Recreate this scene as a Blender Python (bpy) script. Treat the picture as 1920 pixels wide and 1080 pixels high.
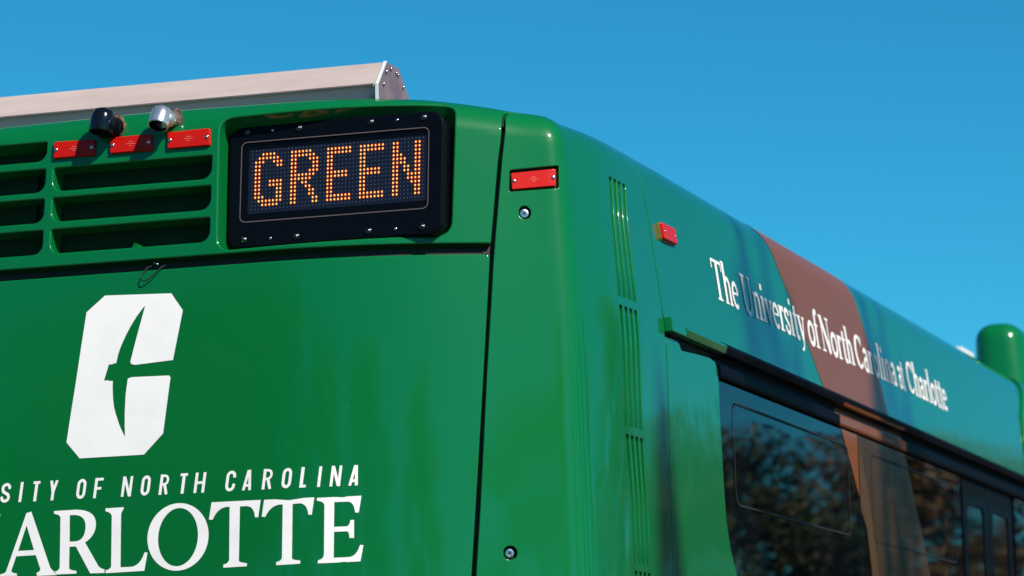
import bpy, math, random
import numpy as np
from mathutils import Vector, Matrix
from mathutils.geometry import delaunay_2d_cdt

scene = bpy.context.scene
for ob in list(bpy.data.objects):
    bpy.data.objects.remove(ob)
random.seed(7)
RNG = np.random.default_rng(7)
RAD = math.radians

# ------------------------------------------------------------------ camera
YAW, PITCH, ROLL = RAD(17.88), RAD(8.08), RAD(-1.37)
CAM = Vector((3.828, -8.47, 1.35))
f_ = Vector((-math.sin(YAW) * math.cos(PITCH), math.cos(YAW) * math.cos(PITCH), math.sin(PITCH)))
r0 = Vector((math.cos(YAW), math.sin(YAW), 0.0))
u0 = r0.cross(f_)
r_ = r0 * math.cos(ROLL) + u0 * math.sin(ROLL)
u_ = -r0 * math.sin(ROLL) + u0 * math.cos(ROLL)
cam_data = bpy.data.cameras.new('camera')
cam_data.sensor_width = 36.0
cam_data.lens = 36.0 * 6450.0 / 1920.0
cam_data.clip_start = 0.1
cam_data.clip_end = 2000.0
cam_data.dof.use_dof = True
cam_data.dof.focus_distance = 9.45
cam_data.dof.aperture_fstop = 4.9
cam_data.dof.aperture_blades = 8
cam = bpy.data.objects.new('camera', cam_data)
rm = Matrix((r_, u_, -f_)).transposed()
cam.matrix_world = Matrix.Translation(CAM) @ rm.to_4x4()
scene.collection.objects.link(cam)
scene.camera = cam

# ------------------------------------------------------------------ sky and sun
TO_SUN = Vector((0.62, -0.43, 0.655)).normalized()
world = bpy.data.worlds.new('World')
scene.world = world
world.use_nodes = True
wn, wl = world.node_tree.nodes, world.node_tree.links
wn.clear()
sky = wn.new('ShaderNodeTexSky')
sky.sky_type = 'NISHITA'
sky.sun_disc = False
sky.sun_elevation = math.asin(TO_SUN.z)
sky.sun_rotation = math.atan2(TO_SUN.x, TO_SUN.y)
sky.altitude = 1500.0
sky.air_density = 1.0
sky.dust_density = 0.0
sky.ozone_density = 2.0
hs = wn.new('ShaderNodeHueSaturation')
hs.inputs['Hue'].default_value = 0.485
hs.inputs['Saturation'].default_value = 1.2
hs.inputs['Value'].default_value = 1.0
tint = wn.new('ShaderNodeMix')              # deep, slightly cyan autumn blue
tint.data_type = 'RGBA'
tint.blend_type = 'MULTIPLY'
tint.inputs['Factor'].default_value = 1.0
tint.inputs['B'].default_value = (0.112, 0.500, 0.595, 1)
bg = wn.new('ShaderNodeBackground')
bg.inputs['Strength'].default_value = 0.14
wo = wn.new('ShaderNodeOutputWorld')
wl.new(sky.outputs[0], hs.inputs['Color'])
wl.new(hs.outputs[0], tint.inputs['A'])
wl.new(tint.outputs['Result'], bg.inputs['Color'])
wl.new(bg.outputs[0], wo.inputs['Surface'])

sun_data = bpy.data.lights.new('sun', 'SUN')
sun_data.energy = 5.0
sun_data.angle = RAD(0.53)
sun_data.color = (1.0, 0.95, 0.87)
sun = bpy.data.objects.new('sun', sun_data)
sun.rotation_euler = TO_SUN.to_track_quat('Z', 'Y').to_euler()
sun.location = (20, -22, 26)
scene.collection.objects.link(sun)

scene.view_settings.view_transform = 'Standard'
scene.view_settings.look = 'None'
scene.view_settings.gamma = 1.0
scene.view_settings.use_curve_mapping = False
scene.view_settings.exposure = 0.36

# ------------------------------------------------------------------ materials
MATS = {}


def mat(name, color, rough=0.5, metal=0.0, coat=0.0, coat_rough=0.03, spec=0.5, emit=None, estr=1.0,
        noise=None, bump=None, rnoise=None, ior=None, coat_ior=1.5):
    m = bpy.data.materials.new(name)
    m.use_nodes = True
    nt = m.node_tree
    b = nt.nodes['Principled BSDF']
    b.inputs['Base Color'].default_value = (*color, 1)
    b.inputs['Roughness'].default_value = rough
    b.inputs['Metallic'].default_value = metal
    b.inputs['Coat Weight'].default_value = coat
    b.inputs['Coat Roughness'].default_value = coat_rough
    b.inputs['Coat IOR'].default_value = coat_ior
    b.inputs['Specular IOR Level'].default_value = spec
    if ior:
        b.inputs['IOR'].default_value = ior
    if emit:
        b.inputs['Emission Color'].default_value = (*emit, 1)
        b.inputs['Emission Strength'].default_value = estr
    tc = nt.nodes.new('ShaderNodeTexCoord')

    def tex(scale, detail=4.0, stretch=None, dist=0.0):
        n = nt.nodes.new('ShaderNodeTexNoise')
        n.inputs['Scale'].default_value = scale
        n.inputs['Detail'].default_value = detail
        n.inputs['Distortion'].default_value = dist
        if stretch:
            mp = nt.nodes.new('ShaderNodeMapping')
            mp.inputs['Scale'].default_value = stretch
            nt.links.new(tc.outputs['Object'], mp.inputs['Vector'])
            nt.links.new(mp.outputs[0], n.inputs['Vector'])
        else:
            nt.links.new(tc.outputs['Object'], n.inputs['Vector'])
        return n
    if noise:                               # (colour 2, scale, low, high[, stretch])
        n = tex(noise[1], stretch=noise[4] if len(noise) > 4 else None)
        rp = nt.nodes.new('ShaderNodeMapRange')
        rp.inputs['From Min'].default_value = noise[2]
        rp.inputs['From Max'].default_value = noise[3]
        nt.links.new(n.outputs['Fac'], rp.inputs['Value'])
        mx = nt.nodes.new('ShaderNodeMix')
        mx.data_type = 'RGBA'
        mx.inputs['A'].default_value = (*color, 1)
        mx.inputs['B'].default_value = (*noise[0], 1)
        nt.links.new(rp.outputs[0], mx.inputs['Factor'])
        nt.links.new(mx.outputs['Result'], b.inputs['Base Color'])
    if rnoise:                              # (scale, rough min, rough max)
        n = tex(rnoise[0])
        rp = nt.nodes.new('ShaderNodeMapRange')
        rp.inputs['From Min'].default_value = 0.35
        rp.inputs['From Max'].default_value = 0.65
        rp.inputs['To Min'].default_value = rnoise[1]
        rp.inputs['To Max'].default_value = rnoise[2]
        nt.links.new(n.outputs['Fac'], rp.inputs['Value'])
        nt.links.new(rp.outputs[0], b.inputs['Roughness'])
    if bump:                                # (scale, distance, strength)
        n = tex(bump[0], detail=2.0)
        bp = nt.nodes.new('ShaderNodeBump')
        bp.inputs['Distance'].default_value = bump[1]
        bp.inputs['Strength'].default_value = bump[2]
        nt.links.new(n.outputs['Fac'], bp.inputs['Height'])
        nt.links.new(bp.outputs[0], b.inputs['Normal'])
        nt.links.new(bp.outputs[0], b.inputs['Coat Normal'])
    MATS[name] = m
    return m


GREEN = (0.0013, 0.135, 0.029)
mat('green_paint', GREEN, rough=0.36, spec=0.09, coat=1.0, coat_rough=0.07, coat_ior=1.56, noise=((0.0012, 0.126, 0.028), 1.7, 0.35, 0.65),
    bump=(7.0, 0.0016, 0.30))
mat('green_wavy', GREEN, rough=0.36, spec=0.09, coat=1.0, coat_rough=0.065, coat_ior=1.56, bump=(3.2, 0.006, 0.5))
mat('green_matte', (0.0012, 0.10, 0.024), rough=0.6, spec=0.1)
mat('green_shaded', (0.001, 0.028, 0.010), rough=0.55, spec=0.15)  # bus green darkened to carry the shade inside recesses and louvres
mat('white_vinyl', (0.87, 0.83, 0.81), rough=0.5, spec=0.2, noise=((0.81, 0.77, 0.75), 9.0, 0.45, 0.75))
mat('gold_vinyl', (0.18, 0.052, 0.014), rough=0.5, spec=0.05, coat=0.35, coat_rough=0.03)
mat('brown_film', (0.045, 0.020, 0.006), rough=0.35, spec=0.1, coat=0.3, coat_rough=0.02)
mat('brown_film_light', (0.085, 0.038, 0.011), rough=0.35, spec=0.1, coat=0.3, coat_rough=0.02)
mat('black_plastic', (0.0018, 0.0026, 0.0048), rough=0.5, spec=0.03, coat=0.15, coat_rough=0.05)
mat('black_gloss', (0.003, 0.004, 0.007), rough=0.15, spec=0.5)
mat('black_trim', (0.0025, 0.003, 0.006), rough=0.5, spec=0.04)
mat('black_rubber', (0.006, 0.006, 0.007), rough=0.7)
mat('bezel_line', (0.10, 0.075, 0.08), rough=0.5)
mat('screen_navy', (0.003, 0.008, 0.022), rough=0.6, spec=0.15)
mat('led_core', (0.9, 0.5, 0.1), rough=0.5, emit=(1.0, 0.48, 0.12), estr=0.60)
mat('led_glow', (0.4, 0.02, 0.0), rough=0.5, emit=(0.50, 0.05, 0.001), estr=0.22)
mat('led_off', (0.13, 0.15, 0.24), rough=0.35)
mat('red_lens', (0.50, 0.006, 0.002), rough=0.5, spec=0.1, coat=0.35, coat_rough=0.08, bump=(420.0, 0.0006, 0.35))
mat('red_mark', (0.85, 0.20, 0.16), rough=0.3)
mat('bark_dark', (0.012, 0.010, 0.009), rough=0.9)
mat('leaf_dark', (0.012, 0.022, 0.008), rough=0.7)
mat('marker_base_reflection', (0.20, 0.09, 0.01), rough=0.35, coat=0.6)  # amber reflection on the lens side wall, put into the colour
mat('steel', (0.62, 0.62, 0.64), rough=0.22, metal=1.0)
mat('dark_steel', (0.10, 0.10, 0.11), rough=0.25, metal=1.0)
mat('silver_shell', (0.78, 0.77, 0.78), rough=0.26, metal=0.85, coat=0.6, noise=((0.60, 0.59, 0.60), 40, 0.4, 0.7))
mat('sealant', (0.20, 0.10, 0.06), rough=0.85, noise=((0.035, 0.018, 0.012), 60, 0.4, 0.6), bump=(90, 0.004, 0.8))
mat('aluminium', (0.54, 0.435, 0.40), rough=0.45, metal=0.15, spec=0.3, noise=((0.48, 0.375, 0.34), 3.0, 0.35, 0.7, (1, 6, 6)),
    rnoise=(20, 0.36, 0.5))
mat('aluminium_shaded', (0.66, 0.40, 0.54), rough=0.6, spec=0.2)  # mauve shade of the box's lower face put into the metal colour
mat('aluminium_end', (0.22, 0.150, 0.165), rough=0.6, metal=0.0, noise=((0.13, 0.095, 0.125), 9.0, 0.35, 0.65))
mat('bright_edge', (0.88, 0.88, 0.86), rough=0.3, metal=0.3)
mat('window_glass', (0.002, 0.003, 0.005), rough=0.012, spec=0.16, coat=0.0, bump=(1.3, 0.010, 0.05))
mat('door_glass', (0.003, 0.0035, 0.004), rough=0.03, spec=0.25)
mat('asphalt', (0.045, 0.045, 0.047), rough=0.9, noise=((0.065, 0.063, 0.06), 25, 0.3, 0.7), bump=(120, 0.01, 0.6))
mat('grass', (0.05, 0.085, 0.022), rough=0.95, noise=((0.085, 0.09, 0.03), 1.5, 0.35, 0.65))
mat('bark', (0.075, 0.052, 0.036), rough=0.95, bump=(30, 0.02, 0.8))
mat('leaf_green', (0.055, 0.085, 0.012), rough=0.65, noise=((0.055, 0.045, 0.010), 0.6, 0.4, 0.6))
mat('leaf_rust', (0.17, 0.085, 0.014), rough=0.65, noise=((0.05, 0.040, 0.010), 0.6, 0.4, 0.6))
mat('brick_wall', (0.24, 0.10, 0.06), rough=0.9, noise=((0.19, 0.075, 0.045), 8, 0.35, 0.65))
mat('roof_white', (0.75, 0.73, 0.76), rough=0.4)
mat('roof_grey', (0.35, 0.36, 0.36), rough=0.6)
mat('tyre_rubber', (0.02, 0.02, 0.02), rough=0.85)

# ------------------------------------------------------------------ object helpers
COL = scene.collection


def empty(name, loc=(0, 0, 0), label=None, cat=None, group=None):
    o = bpy.data.objects.new(name, None)
    o.empty_display_size = 0.2
    o.location = loc
    COL.objects.link(o)
    if label: o['label'] = label
    if cat: o['category'] = cat
    if group: o['group'] = group
    return o


def link(name, me, material, parent=None, label=None, kind=None, loc=None):
    mats = material if isinstance(material, (list, tuple)) else [material]
    if not me.materials:
        for m in mats:
            me.materials.append(MATS[m])
    o = bpy.data.objects.new(name, me)
    COL.objects.link(o)
    if loc is not None: o.location = loc
    if parent: o.parent = parent
    if label: o['label'] = label
    if kind: o['kind'] = kind
    return o


def mesh(name, V, F, normals=None, smooth=True, midx=None):
    me = bpy.data.meshes.new(name)
    me.from_pydata([tuple(map(float, v)) for v in V], [], [tuple(map(int, f)) for f in F])
    me.update()
    if smooth:
        me.polygons.foreach_set('use_smooth', [True] * len(me.polygons))
    if midx is not None:
        me.polygons.foreach_set('material_index', [int(i) for i in midx])
    if normals is not None:
        me.normals_split_custom_set_from_vertices([tuple(map(float, n)) for n in normals])
    return me


class MB:
    """collects simple solids"""
    def __init__(self):
        self.V, self.F, self.I = [], [], []

    def add(self, V, F, mi=0):
        k = len(self.V)
        self.V += [tuple(v) for v in V]
        self.F += [tuple(i + k for i in f) for f in F]
        self.I += [mi] * len(F)

    def box(self, lo, hi, mi=0):
        x0, y0, z0 = lo; x1, y1, z1 = hi
        self.add([(x0, y0, z0), (x1, y0, z0), (x1, y1, z0), (x0, y1, z0), (x0, y0, z1), (x1, y0, z1), (x1, y1, z1), (x0, y1, z1)],
                 [(0, 3, 2, 1), (4, 5, 6, 7), (0, 1, 5, 4), (1, 2, 6, 5), (2, 3, 7, 6), (3, 0, 4, 7)], mi)

    def tube(self, pts, rads, n=10, caps=True, mi=0):
        pts = [Vector(p) for p in pts]
        V, F = [], []
        up = Vector((0, 0, 1))
        for i, p in enumerate(pts):
            d = (pts[min(i + 1, len(pts) - 1)] - pts[max(i - 1, 0)]).normalized()
            a = d.cross(up)
            if a.length < 1e-3: a = d.cross(Vector((1, 0, 0)))
            a.normalize(); b = d.cross(a)
            for k in range(n):
                t = 2 * math.pi * k / n
                V.append(p + (a * math.cos(t) + b * math.sin(t)) * rads[i])
        for i in range(len(pts) - 1):
            for k in range(n):
                F.append((i * n + k, i * n + (k + 1) % n, (i + 1) * n + (k + 1) % n, (i + 1) * n + k))
        if caps:
            F.append(tuple(range(n))[::-1]); F.append(tuple(range((len(pts) - 1) * n, len(pts) * n)))
        self.add(V, F, mi)

    def build(self, name, material, parent=None, smooth=False, **kw):
        me = mesh(name, self.V, self.F, smooth=smooth, midx=self.I)
        return link(name, me, material, parent, **kw)


def frame_of(n, upv=Vector((0, 0, 1))):
    """matrix with local Z = n"""
    n = Vector(n).normalized()
    x = upv.cross(n)
    if x.length < 1e-4: x = Vector((1, 0, 0))
    x.normalize()
    y = n.cross(x)
    return Matrix((x, y, n)).transposed()


def lathe(profile, n=20):
    """profile [(r, z)] round local Z"""
    V, F = [], []
    for r, z in profile:
        for k in range(n):
            a = 2 * math.pi * k / n
            V.append((r * math.cos(a), r * math.sin(a), z))
    for i in range(len(profile) - 1):
        for k in range(n):
            F.append((i * n + k, i * n + (k + 1) % n, (i + 1) * n + (k + 1) % n, (i + 1) * n + k))
    F.append(tuple(range(n))[::-1])
    F.append(tuple(range((len(profile) - 1) * n, len(profile) * n)))
    return V, F


def xf(V, pos, R):
    pos = Vector(pos)
    return [tuple(pos + R @ Vector(v)) for v in V]

# ------------------------------------------------------------------ the body skin
# s = length along the skin from the middle of the rear, round the corner and forward; t = height (then round into the roof)
DS = .002


def make_plan():
    S = np.arange(0, 13.0, DS)
    T = np.radians(np.interp(S, [0, .39, .93, 1.21, 1.275, 1.60, 13.], [0, 0, 25, 25.5, 82, 90, 90]))
    k = np.ones(25) / 25
    Tp = np.concatenate([np.full(12, T[0]), T, np.full(12, T[-1])])
    T = np.convolve(Tp, k, 'valid')
    X = np.concatenate([[0], np.cumsum(np.cos(T)[:-1] * DS)])
    Y = np.concatenate([[0], np.cumsum(np.sin(T)[:-1] * DS)])
    return S, X, Y, T


PS, PX, PY, PT = make_plan()
_k = np.clip((PS - 1.0) / .45, 0, 1); _k = _k * _k * (3 - 2 * _k)
PX = PX + .0021 * _k; PY = PY + .0113 * _k


_KN = [0, .3, .6, .85, 1.0, 1.12, 1.24, 1.36, 1.5, 1.65, 1.8, 2.0, 2.3, 2.8, 4.0]
_KV = [3.2047, 3.2004, 3.1962, 3.1841, 3.1671, 3.1507, 3.138, 3.1351, 3.1412, 3.152, 3.162, 3.171, 3.1778, 3.1771, 3.1758]
_TG = np.arange(-.3, 13.5, .01)
_w = np.hanning(15); _w /= _w.sum()
_TY = np.convolve(np.pad(np.interp(np.abs(_TG), _KN, _KV), 7, 'edge'), _w, 'valid')


def sst(a, b, x):
    t = np.clip((x - a) / (b - a), 0, 1)
    return t * t * (3 - 2 * t)


def B(s, t):
    s = np.asarray(s, float); t = np.asarray(t, float)
    sg = np.where(s < 0, -1., 1.); a = np.abs(s)
    x = np.interp(a, PS, PX); y = np.interp(a, PS, PY)
    tn = np.radians(np.interp(a, [0, .39, 1.0, 1.06, 1.42, 1.75, 2.0, 13.], [0, 0, 22, 26, 76, 88, 90, 90]))
    w = sst(1.0, 1.8, a); w2 = sst(1.25, 2.3, a)
    R = .10 * (1 - w2) + .16 * w2
    T = np.interp(a, _TG, _TY)

    def inset(z):
        q = np.maximum(z - 2.0, -1.2); ir = .03 * q + .042 * q * q; dr = .03 + .084 * q
        ir = np.where(q < -.35, .03 * -.35 + .042 * .1225, ir)
        u = np.clip(z - 2.50, 0, .16); v = np.maximum(z - 2.66, 0); is_ = .34375 * u * u + .11 * v + .05 * v * v; ds = .6875 * u + .1 * v
        return ir * (1 - w) + is_ * w, np.arctan(dr * (1 - w) + ds * w)
    pm = math.radians(87.)
    _, p0 = inset(T - R)
    z1 = T - R * (math.sin(pm) - np.sin(p0))
    i1, p0 = inset(z1)
    z1 = T - R * (math.sin(pm) - np.sin(p0))
    i1, p0 = inset(z1)
    il, _ = inset(np.minimum(t, z1))
    ph = np.minimum(p0 + np.maximum(t - z1, 0) / R, pm)
    L = np.maximum(t - z1 - (pm - p0) * R, 0)
    ins = np.where(t <= z1, il, i1 + R * (np.cos(p0) - np.cos(ph)) + L * math.sin(pm))
    z = np.where(t <= z1, t, z1 + R * (np.sin(ph) - np.sin(p0)) + L * math.cos(pm))
    return np.stack([(x - np.sin(tn) * ins) * sg, y + np.cos(tn) * ins, z], -1)


def NRM(s, t):
    e = 2e-3
    s = np.asarray(s, float); t = np.asarray(t, float)
    a = B(s + e, t) - B(s - e, t); b = B(s, t + e) - B(s, t - e)
    a = np.where((np.abs(s) < e)[..., None], np.array([1., 0, 0]), a)
    n = np.cross(a, b)
    return n / np.linalg.norm(n, axis=-1, keepdims=True)


def P(s, t, off=0.0):
    return Vector(B(s, t) + off * NRM(s, t))


def resample(poly, step):
    out = []
    n = len(poly)
    for i in range(n):
        a = np.array(poly[i], float); b = np.array(poly[(i + 1) % n], float)
        k = max(1, int(math.ceil(np.linalg.norm(b - a) / step)))
        for j in range(k):
            out.append(a + (b - a) * j / k)
    return np.array(out)


def rrect(s0, s1, t0, t1, r, n=7, square=()):
    """rounded rectangle, counter-clockwise from the lower left; r may be a number or {corner: r}"""
    P_ = []
    R_ = r if isinstance(r, dict) else {k: r for k in ('bl', 'br', 'tr', 'tl')}
    for key, cx, cy, sx, sy, a0 in (('bl', s0, t0, 1, 1, 180), ('br', s1, t0, -1, 1, 270), ('tr', s1, t1, -1, -1, 0), ('tl', s0, t1, 1, -1, 90)):
        q = R_.get(key, 0.0)
        if q <= 0:
            P_.append((cx, cy)); continue
        for k in range(n + 1):
            a = RAD(a0 + 90 * k / n)
            P_.append((cx + sx * q + q * math.cos(a), cy + sy * q + q * math.sin(a)))
    return P_


def area(p):
    p = np.asarray(p); x, y = p[:, 0], p[:, 1]
    return 0.5 * np.sum(x * np.roll(y, -1) - np.roll(x, -1) * y)


def loop_normals(p):
    """outward normals of a counter-clockwise loop"""
    d = np.roll(p, -1, 0) - np.roll(p, 1, 0)
    d /= np.linalg.norm(d, axis=1, keepdims=True) + 1e-12
    return np.stack([d[:, 1], -d[:, 0]], 1)


def inside(pts, poly):
    x, y = pts[:, 0], pts[:, 1]
    c = np.zeros(len(pts), bool)
    q = np.roll(poly, -1, 0)
    for (x0, y0), (x1, y1) in zip(poly, q):
        if y0 == y1: continue
        m = ((y0 > y) != (y1 > y)) & (x < (x1 - x0) * (y - y0) / (y1 - y0) + x0)
        c ^= m
    return c


def dist_to(pts, loop):
    d = np.full(len(pts), 1e9)
    for k in range(0, len(loop), 64):
        blk = loop[k:k + 64]
        d = np.minimum(d, np.sqrt(((pts[:, None, :] - blk[None]) ** 2).sum(-1)).min(1))
    return d


def panel(name, outer, holes=(), material='green_paint', parent=None, depth=.03, hole_depth=.08, bev=.004, step=.02,
          grid=(.03, .02), off=0.0, base=None, label=None, walls=True, surf=None, surfn=None):
    """a skin panel cut to `outer`, with bevelled edges that turn in, and holes whose walls go in hole_depth"""
    Sf = surf or B; Nf = surfn or NRM
    outer = resample(outer, step)
    if area(outer) < 0: outer = outer[::-1]
    loops = [(outer, 1.0, depth)]
    for i, h in enumerate(holes):
        hp = resample(h, step)
        if area(hp) < 0: hp = hp[::-1]
        loops.append((hp, -1.0, hole_depth[i] if isinstance(hole_depth, (list, tuple)) else hole_depth))
    V2, Off, Nb = [], [], []       # parameter position, offset, (bevel normal mix, direction)
    edge_idx = []
    fronts = []
    for lp, sg, dp in loops:
        nn = loop_normals(lp) * sg
        fr = lp - nn * bev
        fronts.append((fr, nn, sg))
        idx = list(range(len(V2), len(V2) + len(fr)))
        edge_idx.append(idx)
        V2 += [tuple(v) for v in fr]
    lo, hi = outer.min(0), outer.max(0)
    gx = np.arange(lo[0] + grid[0] * .5, hi[0], grid[0]); gy = np.arange(lo[1] + grid[1] * .5, hi[1], grid[1])
    GX, GY = np.meshgrid(gx, gy)
    g = np.stack([GX.ravel(), GY.ravel()], 1)
    ok = inside(g, fronts[0][0])
    for fr, nn, sg in fronts[1:]:
        ok &= ~inside(g, fr)
    g = g[ok]
    for fr, nn, sg in fronts:
        if len(g): g = g[dist_to(g, fr) > min(grid) * .6]
    V2 += [tuple(v) for v in g]
    edges = []
    for idx in edge_idx:
        edges += [(idx[i], idx[(i + 1) % len(idx)]) for i in range(len(idx))]
    res = delaunay_2d_cdt([Vector(v) for v in V2], edges, [], 0, 1e-7)
    ov, of = res[0], res[2]
    back = res[3]
    vv = np.array([tuple(v) for v in ov])
    F = []
    cen = np.array([vv[list(f)].mean(0) for f in of])
    ok = inside(cen, fronts[0][0])
    for fr, nn, sg in fronts[1:]:
        ok &= ~inside(cen, fr)
    for f, k in zip(of, ok):
        if k:
            a = vv[list(f)]
            F.append(tuple(f) if area(a) > 0 else tuple(f)[::-1])
    PV = list(Sf(vv[:, 0], vv[:, 1]) + off * Nf(vv[:, 0], vv[:, 1]))
    NV = list(Nf(vv[:, 0], vv[:, 1]))
    inv = {}
    for i, b_ in enumerate(back):
        for k in b_: inv[k] = i
    if walls:
        for (lp, sg, dp), idx, (fr, nn, _) in zip(loops, edge_idx, fronts):
            prev = [inv[i] for i in idx]
            n = len(prev)
            ring = [(bev * math.sin(a), bev * (1 - math.cos(a)), a) for a in (RAD(30), RAD(60), RAD(90))] + [(bev, dp, RAD(90))]
            for k, (dx, dd, a) in enumerate(ring):
                q = fr + nn * dx
                base_n = Nf(q[:, 0], q[:, 1])
                pos = Sf(q[:, 0], q[:, 1]) + (off - dd) * base_n
                e = 1e-3
                out = Sf(q[:, 0] + nn[:, 0] * e, q[:, 1] + nn[:, 1] * e) - Sf(q[:, 0], q[:, 1])
                out /= np.linalg.norm(out, axis=1, keepdims=True)
                nrm = base_n * math.cos(a) + out * math.sin(a)
                cur = list(range(len(PV), len(PV) + n))
                PV += list(pos); NV += list(nrm)
                for i in range(n):
                    j = (i + 1) % n
                    if sg > 0: F.append((prev[i], cur[i], cur[j], prev[j]))
                    else: F.append((prev[i], prev[j], cur[j], cur[i]))
                prev = cur
    me = mesh(name, PV, F, normals=NV)
    return link(name, me, material, parent, label=label)


def flat_print(name, adds, subs=(), material='white_vinyl', parent=None, off=.0011, grid=.03, label=None, surf=None, surfn=None):
    """thin printed shape: union of polygons minus others, laid on the skin"""
    Sf = surf or B; Nf = surfn or NRM
    adds = [np.asarray(a, float) for a in adds]; subs = [np.asarray(a, float) for a in subs]
    V2, E = [], []
    for p in adds + subs:
        k = len(V2)
        V2 += [tuple(v) for v in p]
        E += [(k + i, k + (i + 1) % len(p)) for i in range(len(p))]
    allp = np.concatenate(adds)
    lo, hi = allp.min(0), allp.max(0)
    if grid:
        gs, gt = grid if isinstance(grid, tuple) else (grid, grid)
        for gx in np.arange(lo[0] + gs / 2, hi[0], gs):
            for gy in np.arange(lo[1] + gt / 2, hi[1], gt):
                V2.append((gx, gy))
    res = delaunay_2d_cdt([Vector(v) for v in V2], E, [], 0, 1e-6)
    vv = np.array([tuple(v) for v in res[0]])
    cen = np.array([vv[list(f)].mean(0) for f in res[2]])
    ok = np.zeros(len(cen), bool)
    for p in adds: ok |= inside(cen, p)
    for p in subs: ok &= ~inside(cen, p)
    F = []
    for f, k in zip(res[2], ok):
        if k:
            F.append(tuple(f) if area(vv[list(f)]) > 0 else tuple(f)[::-1])
    used = sorted({i for f in F for i in f}); mp = {i: k for k, i in enumerate(used)}
    vv = vv[used]; F = [tuple(mp[i] for i in f) for f in F]
    nv = Nf(vv[:, 0], vv[:, 1])
    me = mesh(name, Sf(vv[:, 0], vv[:, 1]) + off * nv, F, normals=nv)
    return link(name, me, material, parent, label=label)


def strokes(lst, n=10):
    """[(points, width or (w0, w1))] -> polygons"""
    out = []
    for pts, w in lst:
        w0, w1 = w if isinstance(w, tuple) else (w, w)
        L = len(pts)
        for i in range(L - 1):
            a = np.array(pts[i], float); b = np.array(pts[i + 1], float)
            wa = w0 + (w1 - w0) * i / max(1, L - 1); wb = w0 + (w1 - w0) * (i + 1) / max(1, L - 1)
            d = (b - a) / (np.linalg.norm(b - a) + 1e-9); p = np.array([-d[1], d[0]])
            out.append(np.array([a - p * wa / 2, b - p * wb / 2, b + p * wb / 2, a + p * wa / 2]))
            if i > 0:
                out.append(np.array([a + wa / 2 * np.array([math.cos(q + .1), math.sin(q + .1)]) for q in np.linspace(0, 2 * math.pi, n, endpoint=False)]))
    return out


def arc(cx, cy, rx, ry, a0, a1, n=12):
    return [(cx + rx * math.cos(RAD(a0 + (a1 - a0) * k / n)), cy + ry * math.sin(RAD(a0 + (a1 - a0) * k / n))) for k in range(n + 1)]

# ================================================================== the bus
bus = empty('bus', (0, 5.5, 0), 'green transit bus with a gold stripe and an amber display reading GREEN', 'bus')


# the bus empty sits at (0, 5.5, 0): parts keep world coordinates through the inverse matrix
def adopt(o, parent=bus):
    o.parent = parent
    o.matrix_parent_inverse = Matrix.Translation(parent.location).inverted() if parent.type == 'EMPTY' else Matrix.Identity(4)
    return o


def part(o, parent=bus):
    return adopt(o, parent)


def dome(name, pos, n, r, h, material, parent, seg=12, slot=None):
    V, F = lathe([(r, 0), (r * .96, h * .45), (r * .75, h * .8), (r * .4, h * .97), (r * .02, h)], seg)
    R = frame_of(n)
    mb = MB(); mb.add(xf(V, pos, R), F)
    return part(mb.build(name, material, None, smooth=True), parent)


def socket_bolt(name, pos, n, r, material, parent):
    R = frame_of(n)
    V, F = lathe([(r, 0), (r, r * .35), (r * .88, r * .55), (r * .55, r * .6), (r * .5, r * .45), (r * .45, r * .45), (r * .02, r * .46)], 24)
    mb = MB(); mb.add(xf(V, pos, R), F, 0)
    q = r * .30
    V = [(-q, -q * .9, r * .5), (q, -q, r * .5), (q * .9, q, r * .5), (-q, q * .9, r * .5)]
    mb.add(xf(V, pos, R), [(0, 1, 2, 3)], 1)
    return part(mb.build(name, [material, 'black_rubber'], None, smooth=False), parent)


def skin_strip(name, pts_lo, pts_hi, material, off, parent=bus):
    """flat strip between two poly-lines on the skin"""
    lo = np.array(pts_lo, float); hi = np.array(pts_hi, float)
    k = len(lo)
    A = np.concatenate([lo, hi])
    V = B(A[:, 0], A[:, 1]) + off * NRM(A[:, 0], A[:, 1])
    F = [(i, i + 1, k + i + 1, k + i) for i in range(k - 1)]
    return part(link(name, mesh(name, V, F, smooth=True), material), parent)


def lin(a, b, n):
    return [(a[0] + (b[0] - a[0]) * i / n, a[1] + (b[1] - a[1]) * i / n) for i in range(n + 1)]


# ---- right-hand edge of the rear cap and engine door (they widen towards the roof)
EDGE = [(0.86, .9), (.945, 1.874), (.9605, 2.057), (.9871, 2.413), (1.0165, 2.7396), (1.0365, 2.90), (1.0492, 2.9985), (1.0660, 3.0895), (1.080, 3.17)]
# top edge of the corner panel, and the edge of the cap that runs round it on to the roof
CTOP = [(1.0790, 3.110), (1.0845, 3.132), (1.094, 3.145), (1.107, 3.153), (1.15, 3.162), (1.20, 3.163), (1.25, 3.163), (1.30, 3.165), (1.35, 3.168), (1.40, 3.174), (1.50, 3.187), (1.60, 3.200), (1.80, 3.222), (1.996, 3.240)]
CAPT = [(1.0630, 3.075), (1.0655, 3.102), (1.0705, 3.128), (1.081, 3.150), (1.100, 3.166), (1.15, 3.175), (1.20, 3.1755), (1.25, 3.176), (1.30, 3.178), (1.35, 3.181), (1.40, 3.187), (1.50, 3.200), (1.60, 3.213), (1.80, 3.235), (1.996, 3.253)]


def edge_s(t):
    return float(np.interp(t, [e[1] for e in EDGE], [e[0] for e in EDGE]))


TT = list(np.linspace(2.768, 3.05, 16))
right = [(edge_s(t), t) for t in TT] + CAPT + [(1.996, 3.31)]
cap_outer = [(-edge_s(2.768), 2.768)] + [(edge_s(2.768), 2.768)] + right[1:] + [(-a, t) for a, t in reversed(right[1:])]


def louvre_hole(s0, s1, t0, t1):
    return rrect(s0, s1, t0, t1, {'bl': .030, 'br': .030, 'tr': .004, 'tl': .006}, n=8)


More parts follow.
